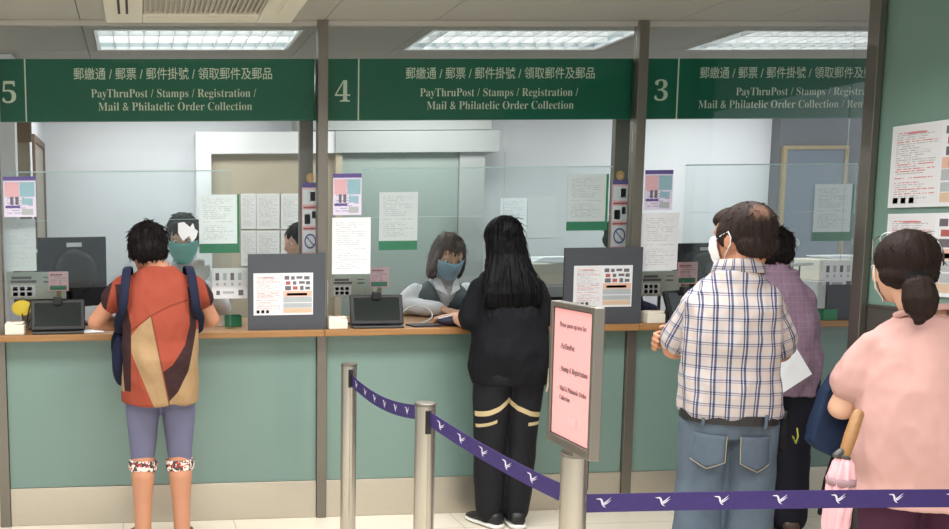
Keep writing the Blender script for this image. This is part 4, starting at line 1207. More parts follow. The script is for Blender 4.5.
pA = Person('person in an orange, tan and black print tunic standing at counter 5, back turned', (X1, Y1, 0), 0, SKIN1, T1,
    [((-.168, .05, 1.305), (-.315, .10, 1.125), (-.13, .29, 1.085), (.05, .042, .028)), ((.168, .05, 1.305), (.268, .12, 1.125), (.10, .29, 1.085), (.05, .042, .028))],
    std_legs(.085, 1.0, (.088, .058, .042), stance=.098), ((-.05, .10, 1.488), .18, .38, .0, 1.02), .056,
    hand=[dict(wrist=(-.13, .29, 1.085), d=(.75, .6, -.12), n=(0, .1, 1), side=-1, curl=.35), dict(wrist=(.10, .29, 1.085), d=(-.6, .75, -.12), n=(0, .1, 1), side=1, curl=.35)])
pA.body(); pA.eyes()
pA.garment('tunic', mk_orange(), .735, 1.40, .014, .38, .016, .007, flare=.004, seed=1)
pA.trousers('capri_trousers', BLUECAPRI, .004, .12, zt=.86, fold=.004)
def mk_floral():
    M = Mat('floral_cuff'); vec, x, y, z = M.coord('Object'); a = M.noise(vec, 45, 2); b_ = M.noise(vec, 70, 1)
    c = M.mix(a.gt(.5), lin((224, 218, 206)), lin((60, 54, 58))); c = M.mix(b_.gt(.6), c, lin((180, 66, 56))); M.color(c); M.set(Roughness=.8); return M.m
FLO = mk_floral()
for L in pA.legs:
    kn, an = V(L[1]), V(L[2]); a = kn.lerp(an, .08); c = kn.lerp(an, .22)
    b = MB(); b.tube([a, a.lerp(c, .5), c], [.0735, .072, .071], 24, caps=False); me = remesh(b, .006, 3); displace(me, lambda p: .003*noise.noise(p*25)); pA.child('floral_cuff', me, FLO)
for i in (0, 1):
    an, toe = V(pA.legs[i][2]), V(pA.legs[i][3]); d = (V((toe.x, toe.y, 0))-V((an.x, an.y, 0))).normalized(); sd = V((d.y, -d.x, 0))
    b = MB(); st = V((an.x, an.y, 0))-d*.085
    b.loft([[st+d*t*.27+sd*.05*w_*sg+V((0, 0, z)) for sg, z in ((-1, .0008), (1, .0008), (1, .018), (-1, .018))] for t, w_ in ((0, .5), (.06, .8), (.4, .85), (.75, 1.05), (.95, .8), (1, .5))])
    so = b.build('sandal', SANDAL, pA.root, bev=.003)
    b = MB(); c = V((an.x, an.y, 0))+d*.09; b.tube([c-sd*.05+V((0, 0, .015)), c-sd*.036+V((0, 0, .062)), c+V((0, 0, .076)), c+sd*.036+V((0, 0, .062)), c+sd*.05+V((0, 0, .015))], .012, 10, flat=.4); b.build('strap', SANDAL, so, smooth=True)
pA.hair('hair', HAIRBK, [((0, -.016, .03), (.094, .108, .098)), ((0, -.055, -.03), (.08, .066, .07)), ((-.066, .0, .0), (.03, .055, .055)), ((.066, .0, .0), (.03, .055, .055))], .009, tufts=520, seed=4, yfront=.06, zmin=-.09)
# navy backpack worn on the front, straps over both shoulders
t = thing('backpack', 'navy backpack worn on the front of the customer in orange, straps over both shoulders', 'backpack', (X1, Y1, 0))
b = MB(); b.ell((-.06, .195, .99), (.19, .07, .16), 24, 14); b.ell((-.195, .09, .93), (.045, .09, .13), 16, 10)
me = remesh(b, .009, 5); displace(me, lambda p: .007*noise.noise(p*9)); me.materials.append(NAVYF); link('bag', me, t)
for sx in (-1, 1):
    b = MB(); pts = [V((sx*.13, .215, 1.1)), V((sx*.142, .19, 1.26)), V((sx*.145, .12, 1.375)), V((sx*.15, .05, 1.395)), V((sx*.156, -.035, 1.37)), V((sx*.166, -.092, 1.29)), V((sx*.178, -.09, 1.2)), V((sx*.2, -.02, 1.14)), V((sx*.2, .1, 1.06))]
    out = []
    for i in range(len(pts)-1):
        p0 = pts[max(i-1, 0)]; p1 = pts[i]; p2 = pts[i+1]; p3 = pts[min(i+2, len(pts)-1)]
        for k in range(5):
            u = k/5; out.append(.5*((2*p1)+(-p0+p2)*u+(2*p0-5*p1+4*p2-p3)*u*u+(-p0+3*p1-3*p2+p3)*u**3))
    b.tube(out, .022, 10, flat=.25, up=(1, 0, 0)); b.build('shoulder_strap', NAVYF, t, smooth=True)

# ================= the woman in black (counter 4)
def mk_track():
    M = Mat('black_track_cloth'); vec, x, y, z = M.coord('Object'); n = M.noise(vec, 9, 3)
    Yb = Y2-.08
    def q(a, b): p = at(310+a/2.53, 320+b/2.53, Yb); return (p.x-X2, p.z)
    c = M.mix(n, lin((18, 18, 23)), lin((27, 27, 34)))
    def band(pts, w):
        pp = [q(*p) for p in pts]; f = pl(x, pp); return (z-f).abs().lt(w)*x.gt(min(p[0] for p in pp))*x.lt(max(p[0] for p in pp))*y.lt(.01)
    def vband(pts, w):
        pp = [q(*p)[::-1] for p in pts]; f = pl(z, pp); return (x-f).abs().lt(w)*z.gt(min(p[0] for p in pp))*z.lt(max(p[0] for p in pp))*y.lt(.03)
    k = emax(band(((428, 246), (455, 238), (480, 226), (507, 203)), .014), band(((507, 203), (530, 225), (560, 238), (595, 244)), .013))
    k = emax(k, emax(band(((434, 276), (456, 267), (476, 258)), .009), band(((556, 266), (590, 264)), .009)))
    k = emax(k, emax(vband(((404, 150), (417, 200), (430, 246)), .008), vband(((424, 246), (428, 320)), .004)))
    c = M.mix(k, c, lin((196, 176, 136))); M.color(c); M.set(Roughness=.7); M.b.inputs['Specular IOR Level'].default_value = .25; return M.m
Y2 = -.26
X2 = gx(511, Y2)
T2 = torso_rows(.16, .118, .16, .178, lean=.05, belly=.02, H=.985)
pB = Person('woman in black with long straight black hair standing at counter 4, back turned', (X2, Y2, 0), 0, SKIN2, T2,
    [((-.148, .05, 1.262), (-.19, .06, 1.085), (-.19, .31, 1.088), (.046, .04, .026)), ((.148, .05, 1.262), (.188, .05, 1.09), (.11, .28, 1.085), (.046, .04, .026))],
    [((-.085, 0, .84), (-.082, .03, .46), (-.07, .05, .085), (-.13, .175, .03), (.088, .06, .042)), ((.085, 0, .84), (.082, .03, .46), (.07, .045, .085), (.09, .185, .03), (.088, .06, .042))],
    ((-.02, .075, 1.50), -.06, .12, .0, 1.0), .052,
    hand=[dict(wrist=(-.19, .31, 1.088), d=(-.25, 1, -.1), n=(0, .1, 1), side=-1, curl=.35), dict(wrist=(.11, .28, 1.085), d=(-.5, .8, -.1), n=(0, .1, 1), side=1, curl=.35)])
pB.foot = False; pB.body(); pB.eyes()
pB.garment('t_shirt', BLK, .77, 1.375, .022, .86, .02, .008, flare=.006, seed=2)
pB.trousers('track_trousers', mk_track(), .014, 1.02, zt=.83, fold=.005, wide=.012, seed=5)
for i in (0, 1): pB.shoe(i, SHOEB, SOLEW)
def longhair(mb):
    rows = []
    for z, hw, yc, d in ((.06, .08, -.03, .07), (0, .096, -.05, .066), (-.08, .106, -.06, .06), (-.15, .122, -.085, .058), (-.22, .145, -.11, .052), (-.28, .155, -.128, .042), (-.325, .145, -.132, .03), (-.35, .11, -.132, .016)):
        rows.append([V((hw*math.cos(a), yc+d*math.sin(a), z)) for a in [2*PI*k/28 for k in range(28)]])
    mb.loft(rows)
    mb.tube([(.09, -.07, -.24), (.15, -.075, -.285), (.2, -.06, -.262)], [.022, .011, .003], 8)
    mb.tube([(.08, -.08, -.27), (.15, -.085, -.305), (.185, -.075, -.29)], [.02, .009, .002], 8)
pB.hair('hair', HAIRBL, [((0, -.012, .03), (.094, .108, .1))], .0065, extra=longhair, fs=(46, 46, .9), seed=7, tufts=200, tl=(.05, .11), td=(0, .1, -2.5), zmin=-.36, yfront=-.03, tr=.0028)
pB.mask(MASKB)
b = MB(); hy = -.14
b.tube([(.15, -.128, .86), (.152, -.13, .84), (.148, -.128, .81), (.152, -.128, .78)], [.004, .008, .005, .009], 8); b.tube([(.152, -.128, .775), (.156, -.13, .74)], [.011, .005], 8); b.tube([(.147, -.128, .775), (.14, -.13, .748)], [.004, .005], 8)
tag(b.build('key_chain', plain('key_metal', (200, 190, 160), .3, .6), None, (X2, Y2, 0), smooth=True), 'small silver and gold key chain hanging at the right hip of the woman in black', 'key chain')

# ================= the man in plaid
def mk_plaid():
    M = Mat('plaid_cotton'); vec, u, v, k = M.attr('pat'); oc, x, y, z = M.coord('Object')
    n = M.noise(oc, 10, 3)
    base = M.mix(n, lin((168, 166, 170)), lin((184, 181, 184)))
    P_ = .045
    def stripes(t, a, w): return ((t/P_+a).fract()-.5).abs().lt(w)
    nv = emax(stripes(u, 0, .075), stripes(u, .21, .05)); nh = emax(stripes(v, .1, .05), stripes(v, .27, .032))
    tv = stripes(u, .55, .09); th = stripes(v, .6, .10)
    c = M.mix(emin(tv+th, 1)*.45, base, lin((196, 166, 142)))
    c = M.mix(nh*.7, c, lin((84, 84, 116))); c = M.mix(nv*.85, c, lin((50, 52, 90))); c = M.mix(nv*nh*.8, c, lin((34, 36, 66)))
    M.color(c); M.set(Roughness=.85); M.b.inputs['Specular IOR Level'].default_value = .2
    return M.m
def mk_denim():
    M = Mat('washed_denim'); vec, x, y, z = M.coord('Object'); n = M.noise(vec, 6, 4); n2 = M.noise(vec, 220, 2, (1, 1, .3))
    c = M.mix(n, lin((62, 74, 90)), lin((106, 118, 130))); c = M.mix(n2*.3, c, lin((52, 66, 86)))
    sm = x.abs().lt(.003)*y.lt(0)
    M.color(c); M.set(Roughness=.85); M.b.inputs['Specular IOR Level'].default_value = .2; M.bump(n2, .3, .002); return M.m
DENIM = mk_denim()
Y3 = -1.52
X3 = gx(734, Y3)
T3 = torso_rows(.152, .118, .134, .142, lean=.03, belly=.02, H=1.0)
rz3 = -.42
pC = Person('man in a blue and cream plaid shirt and jeans, queuing with arms folded', (X3, Y3, 0), rz3, SKIN1, T3,
    [((-.124, .03, 1.262), (-.178, .10, 1.09), (.07, .25, 1.11), (.048, .042, .03)), ((.124, .03, 1.262), (.18, .11, 1.09), (-.16, .2, 1.115), (.048, .042, .03))],
    std_legs(.074, 1.0, (.08, .058, .045)), ((.03, .055, 1.53), .62, .12, .0, 1.06), .058,
    hand=[dict(wrist=(.07, .25, 1.11), d=(1, -.1, -.1), n=(.1, 1, .3), side=1, curl=.5), dict(wrist=(-.16, .2, 1.115), d=(-1, -.5, .02), n=(-.4, .9, .2), side=-1, curl=.75)])
pC.foot = False; pC.body(.0058); pC.eyes()
sh = pC.garment('plaid_shirt', mk_plaid(), .865, 1.405, .018, .72, .018, .0105, flare=.004, pat=True, seed=6, voxel=.007)
# folded collar
b = MB(); q = sorted(T3)[-1]; n = 30; rows = []
nb = V((q[1]+.014, q[2]-.004, q[0]-.02))
for rr_, zz_ in ((.066, .025), (.069, .05), (.073, .048), (.085, .0), (.083, -.002), (.066, .025)):
    rows.append([nb+V((rr_*1.08*math.sin(a), -rr_*math.cos(a)*.98, zz_-.012*math.cos(a)*0-.01*(1-math.cos(a)))) for a in [-2.5+5.0*k/n for k in range(n+1)]])
for r in rows: b.v.extend(r)
for j in range(len(rows)-1):
    for i in range(n): b.face((j*(n+1)+i, j*(n+1)+i+1, (j+1)*(n+1)+i+1, (j+1)*(n+1)+i))
me = b.mesh('c', smooth=True); attr(me, 'pat', lambda p: (math.atan2(p.x, -p.y)*.075, p.z*1.0+.4, 0)); c_ = pC.child('collar', me, bpy.data.materials['plaid_cotton'])
sd_ = c_.modifiers.new('solid', 'SOLIDIFY'); sd_.thickness = .002
j3 = pC.trousers('jeans', DENIM, .014, 1.0, zt=.89, fold=.011, wide=.018, seed=8)
# belt, back pockets, belt loops
q = lerp_rings(T3, .86); b = MB(); r1 = ring(.842, q[1], q[2], q[3]+.019, q[4]+.017, 40); r2 = ring(.878, q[1], q[2], q[3]+.019, q[4]+.017, 40); r3 = ring(.878, q[1], q[2], q[3]+.023, q[4]+.021, 40); r4 = ring(.842, q[1], q[2], q[3]+.023, q[4]+.021, 40)
b.loft([r1, r2, r3, r4], closed=True); pC.child('belt', b.mesh('belt', smooth=False), plain('black_leather', (30, 29, 30), .5))
def on_jeans(x, z, d=.004):
    q = lerp_rings(T3, z); rx, ry = q[3]+.018, q[4]+.018; t = min(1, abs((x-q[1])/rx)); return V((x, q[2]-ry*(1-t**2.4)**(1/2.4)-d, z))
for sx in (-1, 1):
    b = MB(); g = 8; ol = [(-.062, .865), (.062, .868), (.058, .765), (0, .735), (-.058, .765)]
    grid = []
    for j in range(g+1):
        z = .80-.13*j/g; hw = .06-.003*j/g
        grid.append([on_jeans(sx*.082+hw*(2*i/g-1), (z if j < g-2 else z+abs(2*i/g-1)*.03*(j-g+2)/2), .007) for i in range(g+1)])
    for r in grid: b.v.extend(r)
    for j in range(g):
        for i in range(g): b.face((j*(g+1)+i, j*(g+1)+i+1, (j+1)*(g+1)+i+1, (j+1)*(g+1)+i))
    pk = pC.child('back_pocket', b.mesh('p', smooth=True), DENIM); pk.modifiers.new('s', 'SOLIDIFY').thickness = .004
    b = MB()
    ed = [grid[j][0] for j in range(g+1)]+[grid[g][i] for i in range(1, g)]+[grid[j][g] for j in range(g, -1, -1)]
    b.tube([p+V((0, -.003, 0)) for p in ed], .0016, 5); b.build('stitching', plain('pale_stitching', (150, 140, 118), .8), pk)
    b = MB(); p0, p1 = on_jeans(sx*.1, .836, .009), on_jeans(sx*.1, .882, .011); b.tube([p0, p0.lerp(p1, .5)+V((0, -.003, 0)), p1], .006, 8, flat=.4); pC.child('belt_loop', b.mesh('l', smooth=True), DENIM)
for i in (0, 1): pC.shoe(i, SHOEB, SOLED)
def mk_bald():
    M = Mat('thinning_dark_hair'); vec, x, y, z = M.attr('pat'); oc, ox, oy, oz = M.coord('Object')
    n = M.noise(oc, 70, 4, (1, 1, .3)); n2 = M.noise(oc, 30, 3, (3, 3, .4))
    hair_ = M.mix(n2, lin((22, 18, 18)), lin((58, 46, 42)))
    f = x+(n-.5)*.55
    k = emin(emax((.62-f)/.35, 0), 1)
    M.color(M.mix(k*.6, hair_, lin((132, 98, 82)))); M.set(Roughness=.6); M.b.inputs['Specular IOR Level'].default_value = .1; M.bump(n2, .4, .003); return M.m
hC = pC.hair('hair', mk_bald(), [((0, -.018, .026), (.084, .1, .094)), ((0, -.052, -.035), (.074, .058, .06)), ((0, .03, .066), (.07, .07, .042)), ((-.06, .0, .01), (.028, .055, .05)), ((.058, -.006, -.002), (.028, .046, .045))], .004, tufts=170, seed=9, tl=(.012, .026), zmin=-.1, yfront=.03, tr=.0024)
inv = pC.HM.inverted()
attr(hC.data, 'pat', lambda p: (lambda h: (((h-V((-.02, -.088, .066))).length)/.062, 0, 0))(inv @ p))
pC.mask(MASKW, None, .018, peak=.012)

# waist pouch at the man's right hip
t = thing('waist_pouch', 'small black pouch with a yellow-green cord at the right hip of the man in plaid', 'pouch', (X3, Y3, 0), rz3)
b = MB(); b.ell((.176, .0, .79), (.028, .05, .07), 16, 12); me = remesh(b, .006, 3); me.materials.append(BLK); link('pouch', me, t)
b = MB(); b.tube([(.218, -.03, .825), (.225, -.02, .795), (.223, -.005, .765), (.218, .02, .785)], .003, 6); b.build('cord', plain('yellow_green_cord', (176, 180, 70), .6), t, smooth=True)
b = MB(); b.tube([(.184, .0, .85), (.186, .0, .872)], .012, 8, flat=.4); b.build('clip', BLACK, t, smooth=True)

# ================= the customer in mauve (counter 3)
def mk_mauve():
    M = Mat('mauve_woven_cloth'); vec, x, y, z = M.coord('Object'); n = M.noise(vec, 8, 3); n2 = M.noise(vec, 60, 2)
    c = M.mix(n, lin((112, 88, 108)), lin((146, 120, 140))); s_ = ((x/.022).fract()-.5).abs().lt(.09); s2 = ((z/.03).fract()-.5).abs().lt(.08)
    c = M.mix(emax(s_, s2)*.18, c, lin((176, 154, 170))); c = M.mix(n2*.3, c, lin((92, 70, 92))); M.color(c); M.set(Roughness=.85); return M.m
Y4 = -.42
X4 = gx(782, Y4)
T4 = torso_rows(.136, .118, .15, .158, lean=.06, belly=.02, H=.94)
pD = Person('person in a mauve shirt and dark trousers leaning on counter 3, back turned', (X4, Y4, 0), -.25, SKIN3, T4,
    [((-.122, .055, 1.195), (-.165, -.04, .98), (-.19, -.2, .84), (.043, .039, .027)), ((.122, .06, 1.195), (.19, .17, 1.09), (.18, .36, 1.09), (.043, .039, .027))],
    std_legs(.085, .94, (.088, .06, .042), stance=.08), ((-.015, .10, 1.43), -.1, .3, .0, 1.0), .054,
    hand=[dict(wrist=(-.19, -.2, .84), d=(-.05, -.3, -1), n=(-1, 0, .1), side=-1, curl=.6), dict(wrist=(.18, .36, 1.09), d=(-.2, 1, -.1), n=(0, .1, 1), side=1, curl=.4)])
pD.foot = False; pD.body(); pD.eyes()
pD.garment('mauve_shirt', mk_mauve(), .72, 1.338, .022, 1.55, .017, .009, flare=.015, seed=11, collar=(.035, .064))
pD.trousers('dark_trousers', DKTR, .016, 1.02, fold=.008, wide=.02, seed=12)
for i in (0, 1): pD.shoe(i, plain('brown_shoe', (64, 48, 40), .5), SOLED)
pD.hair('hair', HAIRBK, [((0, -.014, .03), (.088, .104, .096)), ((0, -.052, -.03), (.076, .06, .062)), ((-.06, .0, .0), (.028, .05, .045)), ((.06, .0, .0), (.028, .05, .045))], .009, tufts=420, seed=13, yfront=.06, zmin=-.08)
pD.mask(MASKW)
# sheet of paper held low beside the man in plaid
cpt = pD.root.matrix_basis
Yp = -.68
q0, q1, q2, q3 = at(766, 366, Yp), at(797, 349, Yp), at(812, 374, Yp-.02), at(772, 400, Yp-.03)
c = (q0+q1+q2+q3)/4; b = MB(); b.v = [p-c for p in (q0, q1, q2, q3)]+[p-c+V((0, .0015, 0)) for p in (q0, q1, q2, q3)]
for f in ((0, 1, 2, 3), (7, 6, 5, 4), (0, 4, 5, 1), (1, 5, 6, 2), (2, 6, 7, 3), (3, 7, 4, 0)): b.face(f)
tag(b.build('paper_sheet', WHITEP, None, c), 'white sheet of paper held low between the man in plaid and the customer in mauve', 'paper')

# ================= the woman in pink (right)
Y5 = -1.92
X5 = gx(934, Y5)
T5 = torso_rows(.15, .12, .16, .166, lean=.04, belly=.03, H=.905)
T5.insert(0, (.6, 0, 0, .17, .125))
rz5 = -.3
pE = Person('woman in a pale pink t-shirt with a low ponytail, queuing at the right edge', (X5, Y5, 0), rz5, SKIN2, T5,
    [((-.14, .04, 1.155), (-.2, .11, .925), (-.02, .27, .97), (.05, .043, .03)), ((.14, .04, 1.155), (.2, .12, .95), (.02, .28, .985), (.05, .043, .03))],
    std_legs(.075, .92, (.082, .06, .044)), ((-.055, .07, 1.418), -.30, .05, .0, 1.06), .05,
    hand=[dict(wrist=(-.02, .27, .97), d=(1, .25, -.1), n=(0, 1, .3), side=1, curl=.9), dict(wrist=(.02, .28, .985), d=(-1, .2, -.1), n=(0, 1, .3), side=-1, curl=.7)])
pE.foot = False; pE.body(.0058); pE.eyes()
pE.garment('pink_t_shirt', PINKF, .63, 1.262, .02, .58, .024, .006, flare=.02, seed=15, fs=(8, 8, 4))
def ringmesh(c, ax, r, w, ell=1.0):
    b = MB(); ax = V(ax).normalized(); ref = V((1, 0, 0)); a1 = (ref-ax*ref.dot(ax)).normalized(); a2 = ax.cross(a1)
    b.loft([[V(c)+ax*t+(a1*math.cos(2*PI*k/36)+a2*math.sin(2*PI*k/36)*ell)*rr for k in range(36)] for t, rr in ((-w, r-.004), (-w, r+.002), (0, r+.003), (w, r+.002), (w, r-.004))], closed=True); return b.mesh('ring', smooth=True)
q = sorted(T5)[-1]
pE.child('collar_band', ringmesh((-.012, q[2]-.004, 1.272), (-.15, .35, 1), .078, .011, .92), PINKF)
pE.trousers('maroon_trousers', MAROON, .010, 1.0, zt=.78, fold=.005, wide=.012, seed=16)
for i in (0, 1): pE.shoe(i, SHOEB, SOLED)
def pony(mb):
    mb.tube([(.012, -.105, -.04), (.016, -.14, -.055), (.02, -.155, -.095), (.022, -.15, -.135), (.02, -.142, -.16)], [.024, .042, .046, .038, .016], 16)
pE.hair('hair', HAIRDB, [((0, -.014, .03), (.086, .106, .096)), ((0, -.055, -.02), (.075, .062, .05)), ((-.056, .0, .03), (.029, .055, .035)), ((.056, .0, .03), (.029, .055, .035))], .004, extra=pony, seed=17, tufts=36, tl=(.02, .04), td=(0, -1, -.5), fs=(30, 30, 2), yfront=.05, zmin=-.05, tr=.0022)
b = MB(); n = 20
c0 = V((.013, -.122, -.036)); b.loft([[c0+V((.027*math.cos(a)*s_, dy+.4*.027*math.sin(a), .027*math.sin(a)*s_)) for a in [2*PI*k/n for k in range(n)]] for s_, dy in ((1.0, -.006), (1.15, 0), (1.0, .006))]); me = b.mesh('tie', smooth=True); me.transform(pE.HM); pE.child('hair_tie', me, BLK)
pE.mask(MASKW, None, .012)
# spectacles pushed up on her head
t = thing('spectacles', 'clear spectacles with dark temples pushed up on the head of the woman in pink', 'spectacles', (X5, Y5, 0), rz5)
GM = pE.HM @ Matrix.Translation((0, -.004, .05)) @ Matrix.Rotation(.6, 4, 'X')
FRM = plain('spectacle_frame', (70, 62, 60), .3)
for sx in (-1, 1):
    b = MB(); n = 22; ptsr = [V((sx*.034+.029*math.copysign(abs(math.cos(a))**.8, math.cos(a)), .088, .022*math.copysign(abs(math.sin(a))**.8, math.sin(a)))) for a in [2*PI*k/n for k in range(n)]]
    b.tube(ptsr+[ptsr[0]], .0017, 7, caps=False); me = b.mesh('r', smooth=True); me.transform(GM); me.materials.append(WHITE); link('rim', me, t)
    b = MB(); b.tube([(sx*.064, .088, .01), (sx*.084, .06, .01), (sx*.09, -.01, .004), (sx*.087, -.05, -.012)], .0022, 7); me = b.mesh('r', smooth=True); me.transform(GM); me.materials.append(FRM); link('temple', me, t)
b = MB(); b.tube([(-.006, .089, .006), (0, .092, .01), (.006, .089, .006)], .0025, 7); me = b.mesh('r', smooth=True); me.transform(GM); me.materials.append(WHITE); link('bridge', me, t)

# folded pink umbrella with a wooden handle and a dark blue bag on the arm
Yu = -1.98
u0 = at(858, 414, Yu); u1 = at(844, 456, Yu-.02); u2 = at(833, 545, Yu-.05)
t = thing('umbrella', 'folded pink umbrella with a wooden handle held by the woman in pink', 'umbrella', u0)
b = MB(); d = u1-u0; b.tube([V((0, 0, 0)), d*.5, d], [.017, .019, .016], 14); b.build('handle', WOOD, t, smooth=True)
b = MB(); b.tube([d, d*1.06], [.02, .02], 12, caps=False); b.build('collar', DKMETAL, t, smooth=True)
e = u2-u0; rows = []; n = 40
for f_, rr_ in ((1.06, .018), (1.16, .026), (1.5, .034), (2.0, .038), (2.6, .034), (3.2, .024), (3.7, .01)):
    c = d+(e-d)*((f_-1.0)/2.1); rows.append([c+V((rr_*(1+.2*math.sin(8*a+f_*2))*math.cos(a), rr_*(1+.2*math.sin(8*a+f_*2))*math.sin(a), 0)) for a in [2*PI*k/n for k in range(n)]])
b = MB(); b.loft(rows); b.build('canopy', fabric('pink_umbrella_cloth', (222, 170, 176), .6), t, smooth=True)
b = MB(); c = d+(e-d)*.28; b.loft([[c+V((.041*s_*math.cos(a), .041*s_*math.sin(a), z)) for a in [2*PI*k/24 for k in range(24)]] for s_, z in ((1, -.012), (1.02, .012))]); b.build('tie_strap', plain('grey_tie', (150, 120, 126), .7), t, smooth=True)
b = MB(); b.tube([d*.9+V((-.016, 0, .0)), d*.95+V((-.03, 0, -.004))], [.012, .01], 10); b.build('button', DKMETAL, t, smooth=True)
Yb = -1.70
o0 = at(830, 430, Yb)
t = thing('shoulder_bag', 'dark blue cloth bag hanging from the left arm of the woman in pink', 'bag', o0)
b = MB(); pts = [at(x, y, Yb)-o0 for x, y in ((868, 360), (850, 364), (834, 374), (822, 391), (813, 416), (808, 441), (816, 448), (830, 456), (844, 452), (858, 430), (868, 400))]
b.prism([(p.x, p.z) for p in pts], .05, Matrix.Translation((0, -.025, 0)))
me = remesh(b, .006, 10); displace(me, lambda p: .006*noise.noise(p*14)); me.materials.append(fabric('denim_blue_cloth', (34, 48, 74))); link('bag', me, t)
b = MB(); b.tube([at(820, 444, Yb)-o0, at(834, 456, Yb)-o0, at(826, 480, Yb-.01)-o0, at(820, 512, Yb-.02)-o0], .012, 10, flat=.35, up=(0, 1, 0)); b.build('strap', BLK, t, smooth=True)

# ================= the staff
def clerk(label, X, Y, nod, yaw, hz, skin, hs=1.0, arms=None, hands=(), sw=.165):
    T = torso_rows(sw, .11, .14, .16, lean=.0, H=hz)
    p = Person(label, (X, Y, 0), PI, skin, [(z, cx, cy, rx, ry) for z, cx, cy, rx, ry in T], arms, [((sx*.085, .0, .82*hz), (sx*.09, .02, .45), (sx*.09, -.02, .085), (sx*.1, .15, .03), (.085, .058, .042)) for sx in (-1, 1)],
               ((0, .06, 1.545*hz-.02), yaw, nod, 0, hs), .052, hand=list(hands))
    return p
def cut(me, fn):
    bm = bmesh.new(); bm.from_mesh(me); bmesh.ops.delete(bm, geom=[v for v in bm.verts if fn(v.co)], context='VERTS'); bm.to_mesh(me); bm.free()
def hand_mesh(**h):
    b = MB(); add_hand(b, **h); return remesh(b, .0045, 3)
# clerk at counter 4, leaning over with the face lowered
Y6 = .86
X6 = at(447, 300, .56).x
T6 = torso_rows(.165, .112, .15, .16, lean=.2, H=.9)
pF = Person('clerk in grey vest, white shirt and blue face mask bending over counter 4', (X6, Y6, 0), PI, SKIN2, T6,
    [((-.165, .19, 1.185), (-.245, .2, 1.10), (-.08, .42, 1.09), (.046, .04, .026)), ((.165, .19, 1.185), (.24, .2, 1.10), (.06, .42, 1.09), (.046, .04, .026))],
    [((sx*.085, .0, .75), (sx*.09, .03, .42), (sx*.09, -.02, .085), (sx*.1, .15, .03), (.085, .058, .042)) for sx in (-1, 1)],
    ((0, .31, 1.405), .0, .42, 0, 1.06), .052,
    hand=[dict(wrist=(-.08, .42, 1.09), d=(.15, 1, -.1), n=(0, .1, 1), side=1, curl=.5), dict(wrist=(.06, .42, 1.09), d=(-.25, 1, -.1), n=(0, .1, 1), side=-1, curl=.5)])
pF.foot = False; pF.body(); pF.eyes(); pF.mask(MASKB)
pF.garment('white_shirt', WHITEF, .72, 1.262, .012, 1.85, .013, .006, seed=21, collar=(.03, .066))
ve = pF.garment('grey_vest', VEST, .72, 1.25, .022, 0, .0, .003, seed=22)
cut(ve.data, lambda p: p.y > lerp_rings(T6, p.z)[2] and abs(p.x) < max(0, (p.z-1.08))*.5)
cut(ve.data, lambda p: abs(p.x) > .16)
b = MB()
for sx in (-1, 1):
    k = len(b.v); b.v += [V((sx*.008, .345, 1.17)), V((sx*.075, .315, 1.205)), V((sx*.082, .25, 1.275)), V((sx*.04, .30, 1.262)), ]; b.face((k, k+1, k+2, k+3))
co = pF.child('shirt_collar', b.mesh('c'), WHITEF); co.modifiers.new('s', 'SOLIDIFY').thickness = .005
pF.trousers('trousers', DKTR, .014, 1.0, wide=.02, seed=23)
for i in (0, 1): pF.shoe(i, SHOEB, SOLED)
def bob(mb):
    for sx in (-1, 1): mb.loft([[V((sx*x0+.026*math.cos(a), yc+d*math.sin(a), z)) for a in [2*PI*k/20 for k in range(20)]] for z, x0, yc, d in ((.06, .06, -.01, .07), (.0, .075, -.012, .066), (-.07, .08, -.015, .055), (-.13, .076, -.02, .04), (-.15, .07, -.02, .02))])
    mb.ell((-.03, .05, .085), (.04, .03, .02), 16, 10)
pF.hair('hair', HAIRGB, [((0, -.016, .032), (.088, .104, .096)), ((0, -.05, -.05), (.08, .06, .09))], .005, extra=bob, seed=24, tufts=120, tl=(.03, .06), yfront=.1, zmin=-.12, tr=.002)
# clerk at counter 5, hand in a white glove
Y7 = .8
X7 = at(183, 240, .62).x
T7 = torso_rows(.168, .115, .145, .16, lean=.12, H=.98)
gl = at(199, 279, .5); ggx, ggy = -(gl.x-X7), -(gl.y-Y7)
pG = Person('clerk with black hair and green face mask behind counter 5, facing the customer in orange', (X7, Y7, 0), PI, SKIN2, T7,
    [((-.17, .11, 1.295), (-.24, .14, 1.10), (ggx, ggy, gl.z-.02), (.047, .04, .027)), ((.17, .11, 1.295), (.24, .18, 1.10), (.1, .36, 1.085), (.047, .04, .027))],
    std_legs(.085, .98), ((0, .2, 1.525), -.1, .24, 0, 1.14), .054,
    hand=[dict(wrist=(ggx, ggy, gl.z-.02), d=(.1, .15, 1), n=(0, -1, .2), side=-1, curl=.45), dict(wrist=(.1, .36, 1.085), d=(-.2, 1, -.1), n=(0, .1, 1), side=-1, curl=.5)])
pG.foot = False; pG.body(); pG.eyes(); pG.mask(MASKG)
pG.garment('white_shirt', WHITEF, .76, 1.372, .014, 1.8, .014, .006, seed=31, collar=(.03, .066))
pG.child('white_glove', hand_mesh(wrist=(ggx, ggy, gl.z-.02), d=(.1, .15, 1), n=(0, -1, .2), side=-1, curl=.45, glove=.004), WHITEF)
pG.trousers('trousers', DKTR, .014, 1.0, wide=.02, seed=33)
for i in (0, 1): pG.shoe(i, SHOEB, SOLED)
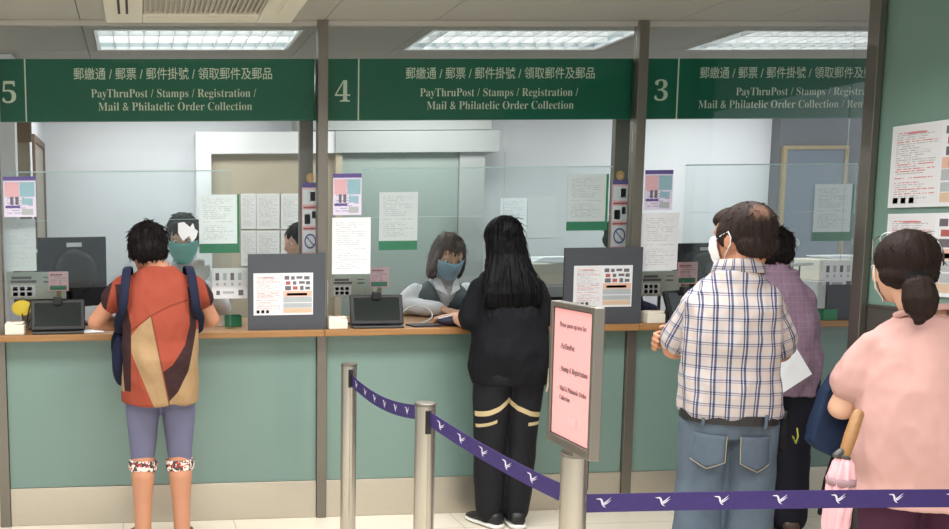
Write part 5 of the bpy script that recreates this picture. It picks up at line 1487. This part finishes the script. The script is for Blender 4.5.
pG.hair('hair', HAIRBK, [((0, -.016, .034), (.088, .104, .098)), ((0, -.055, -.03), (.076, .06, .066)), ((0, .06, .075), (.066, .036, .03)), ((-.062, .0, .01), (.026, .055, .04)), ((.062, .0, .01), (.026, .055, .04))], .005, tufts=200, seed=34, yfront=.1, zmin=-.08)
# thin white patch standing in for glare before that clerk's forehead
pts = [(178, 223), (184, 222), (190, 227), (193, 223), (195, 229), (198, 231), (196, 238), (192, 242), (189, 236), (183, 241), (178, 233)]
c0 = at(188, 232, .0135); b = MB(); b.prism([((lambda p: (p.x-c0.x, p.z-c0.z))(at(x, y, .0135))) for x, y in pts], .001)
tag(b.build('glare_patch', WHITEP, None, c0), 'thin white shape standing in for glare on the glass before the forehead of the clerk at counter 5', 'label')
# two colleagues farther back, mostly hidden
def back_clerk(label, px, Y, rz, seed, top, zc):
    X = at(px, 240, Y).x; T = torso_rows(.165, .112, .145, .16, lean=.02, H=.98)
    p = Person(label, (X, Y, 0), rz, SKIN2, T, [((sx*.165, .02, 1.29), (sx*.21, .05, 1.05), (sx*.1, .25, 1.0), (.047, .04, .027)) for sx in (-1, 1)], std_legs(.085, .98), ((0, .06, zc), 0, .2, 0, 1.0), .054,
        hand=[dict(wrist=(sx*.1, .25, 1.0), d=(-sx*.3, 1, -.1), n=(0, .1, 1), side=-sx*-1, curl=.5) for sx in (-1, 1)])
    p.foot = False; p.body(.0075); p.eyes(); p.garment('shirt', top, .76, 1.372, .014, 1.8, .014, .006, seed=seed, collar=(.03, .066)); p.trousers('trousers', DKTR, .014, 1.0, wide=.02, seed=seed+1)
    for i in (0, 1): p.shoe(i, SHOEB, SOLED)
    p.hair('hair', HAIRBK, [((0, -.016, .032), (.088, .104, .096)), ((0, -.055, -.03), (.076, .06, .066)), ((-.062, .0, .01), (.026, .055, .04)), ((.062, .0, .01), (.026, .055, .04))], .006, tufts=120, seed=seed, yfront=.06)
back_clerk('person in white half hidden behind the sticker column left of counter 4', 307, 1.2, PI*.6, 41, WHITEF, 1.49)
back_clerk('dark-haired person half hidden behind the sticker column left of counter 3', 613, 1.1, PI*1.5, 51, NAVYF, 1.50)
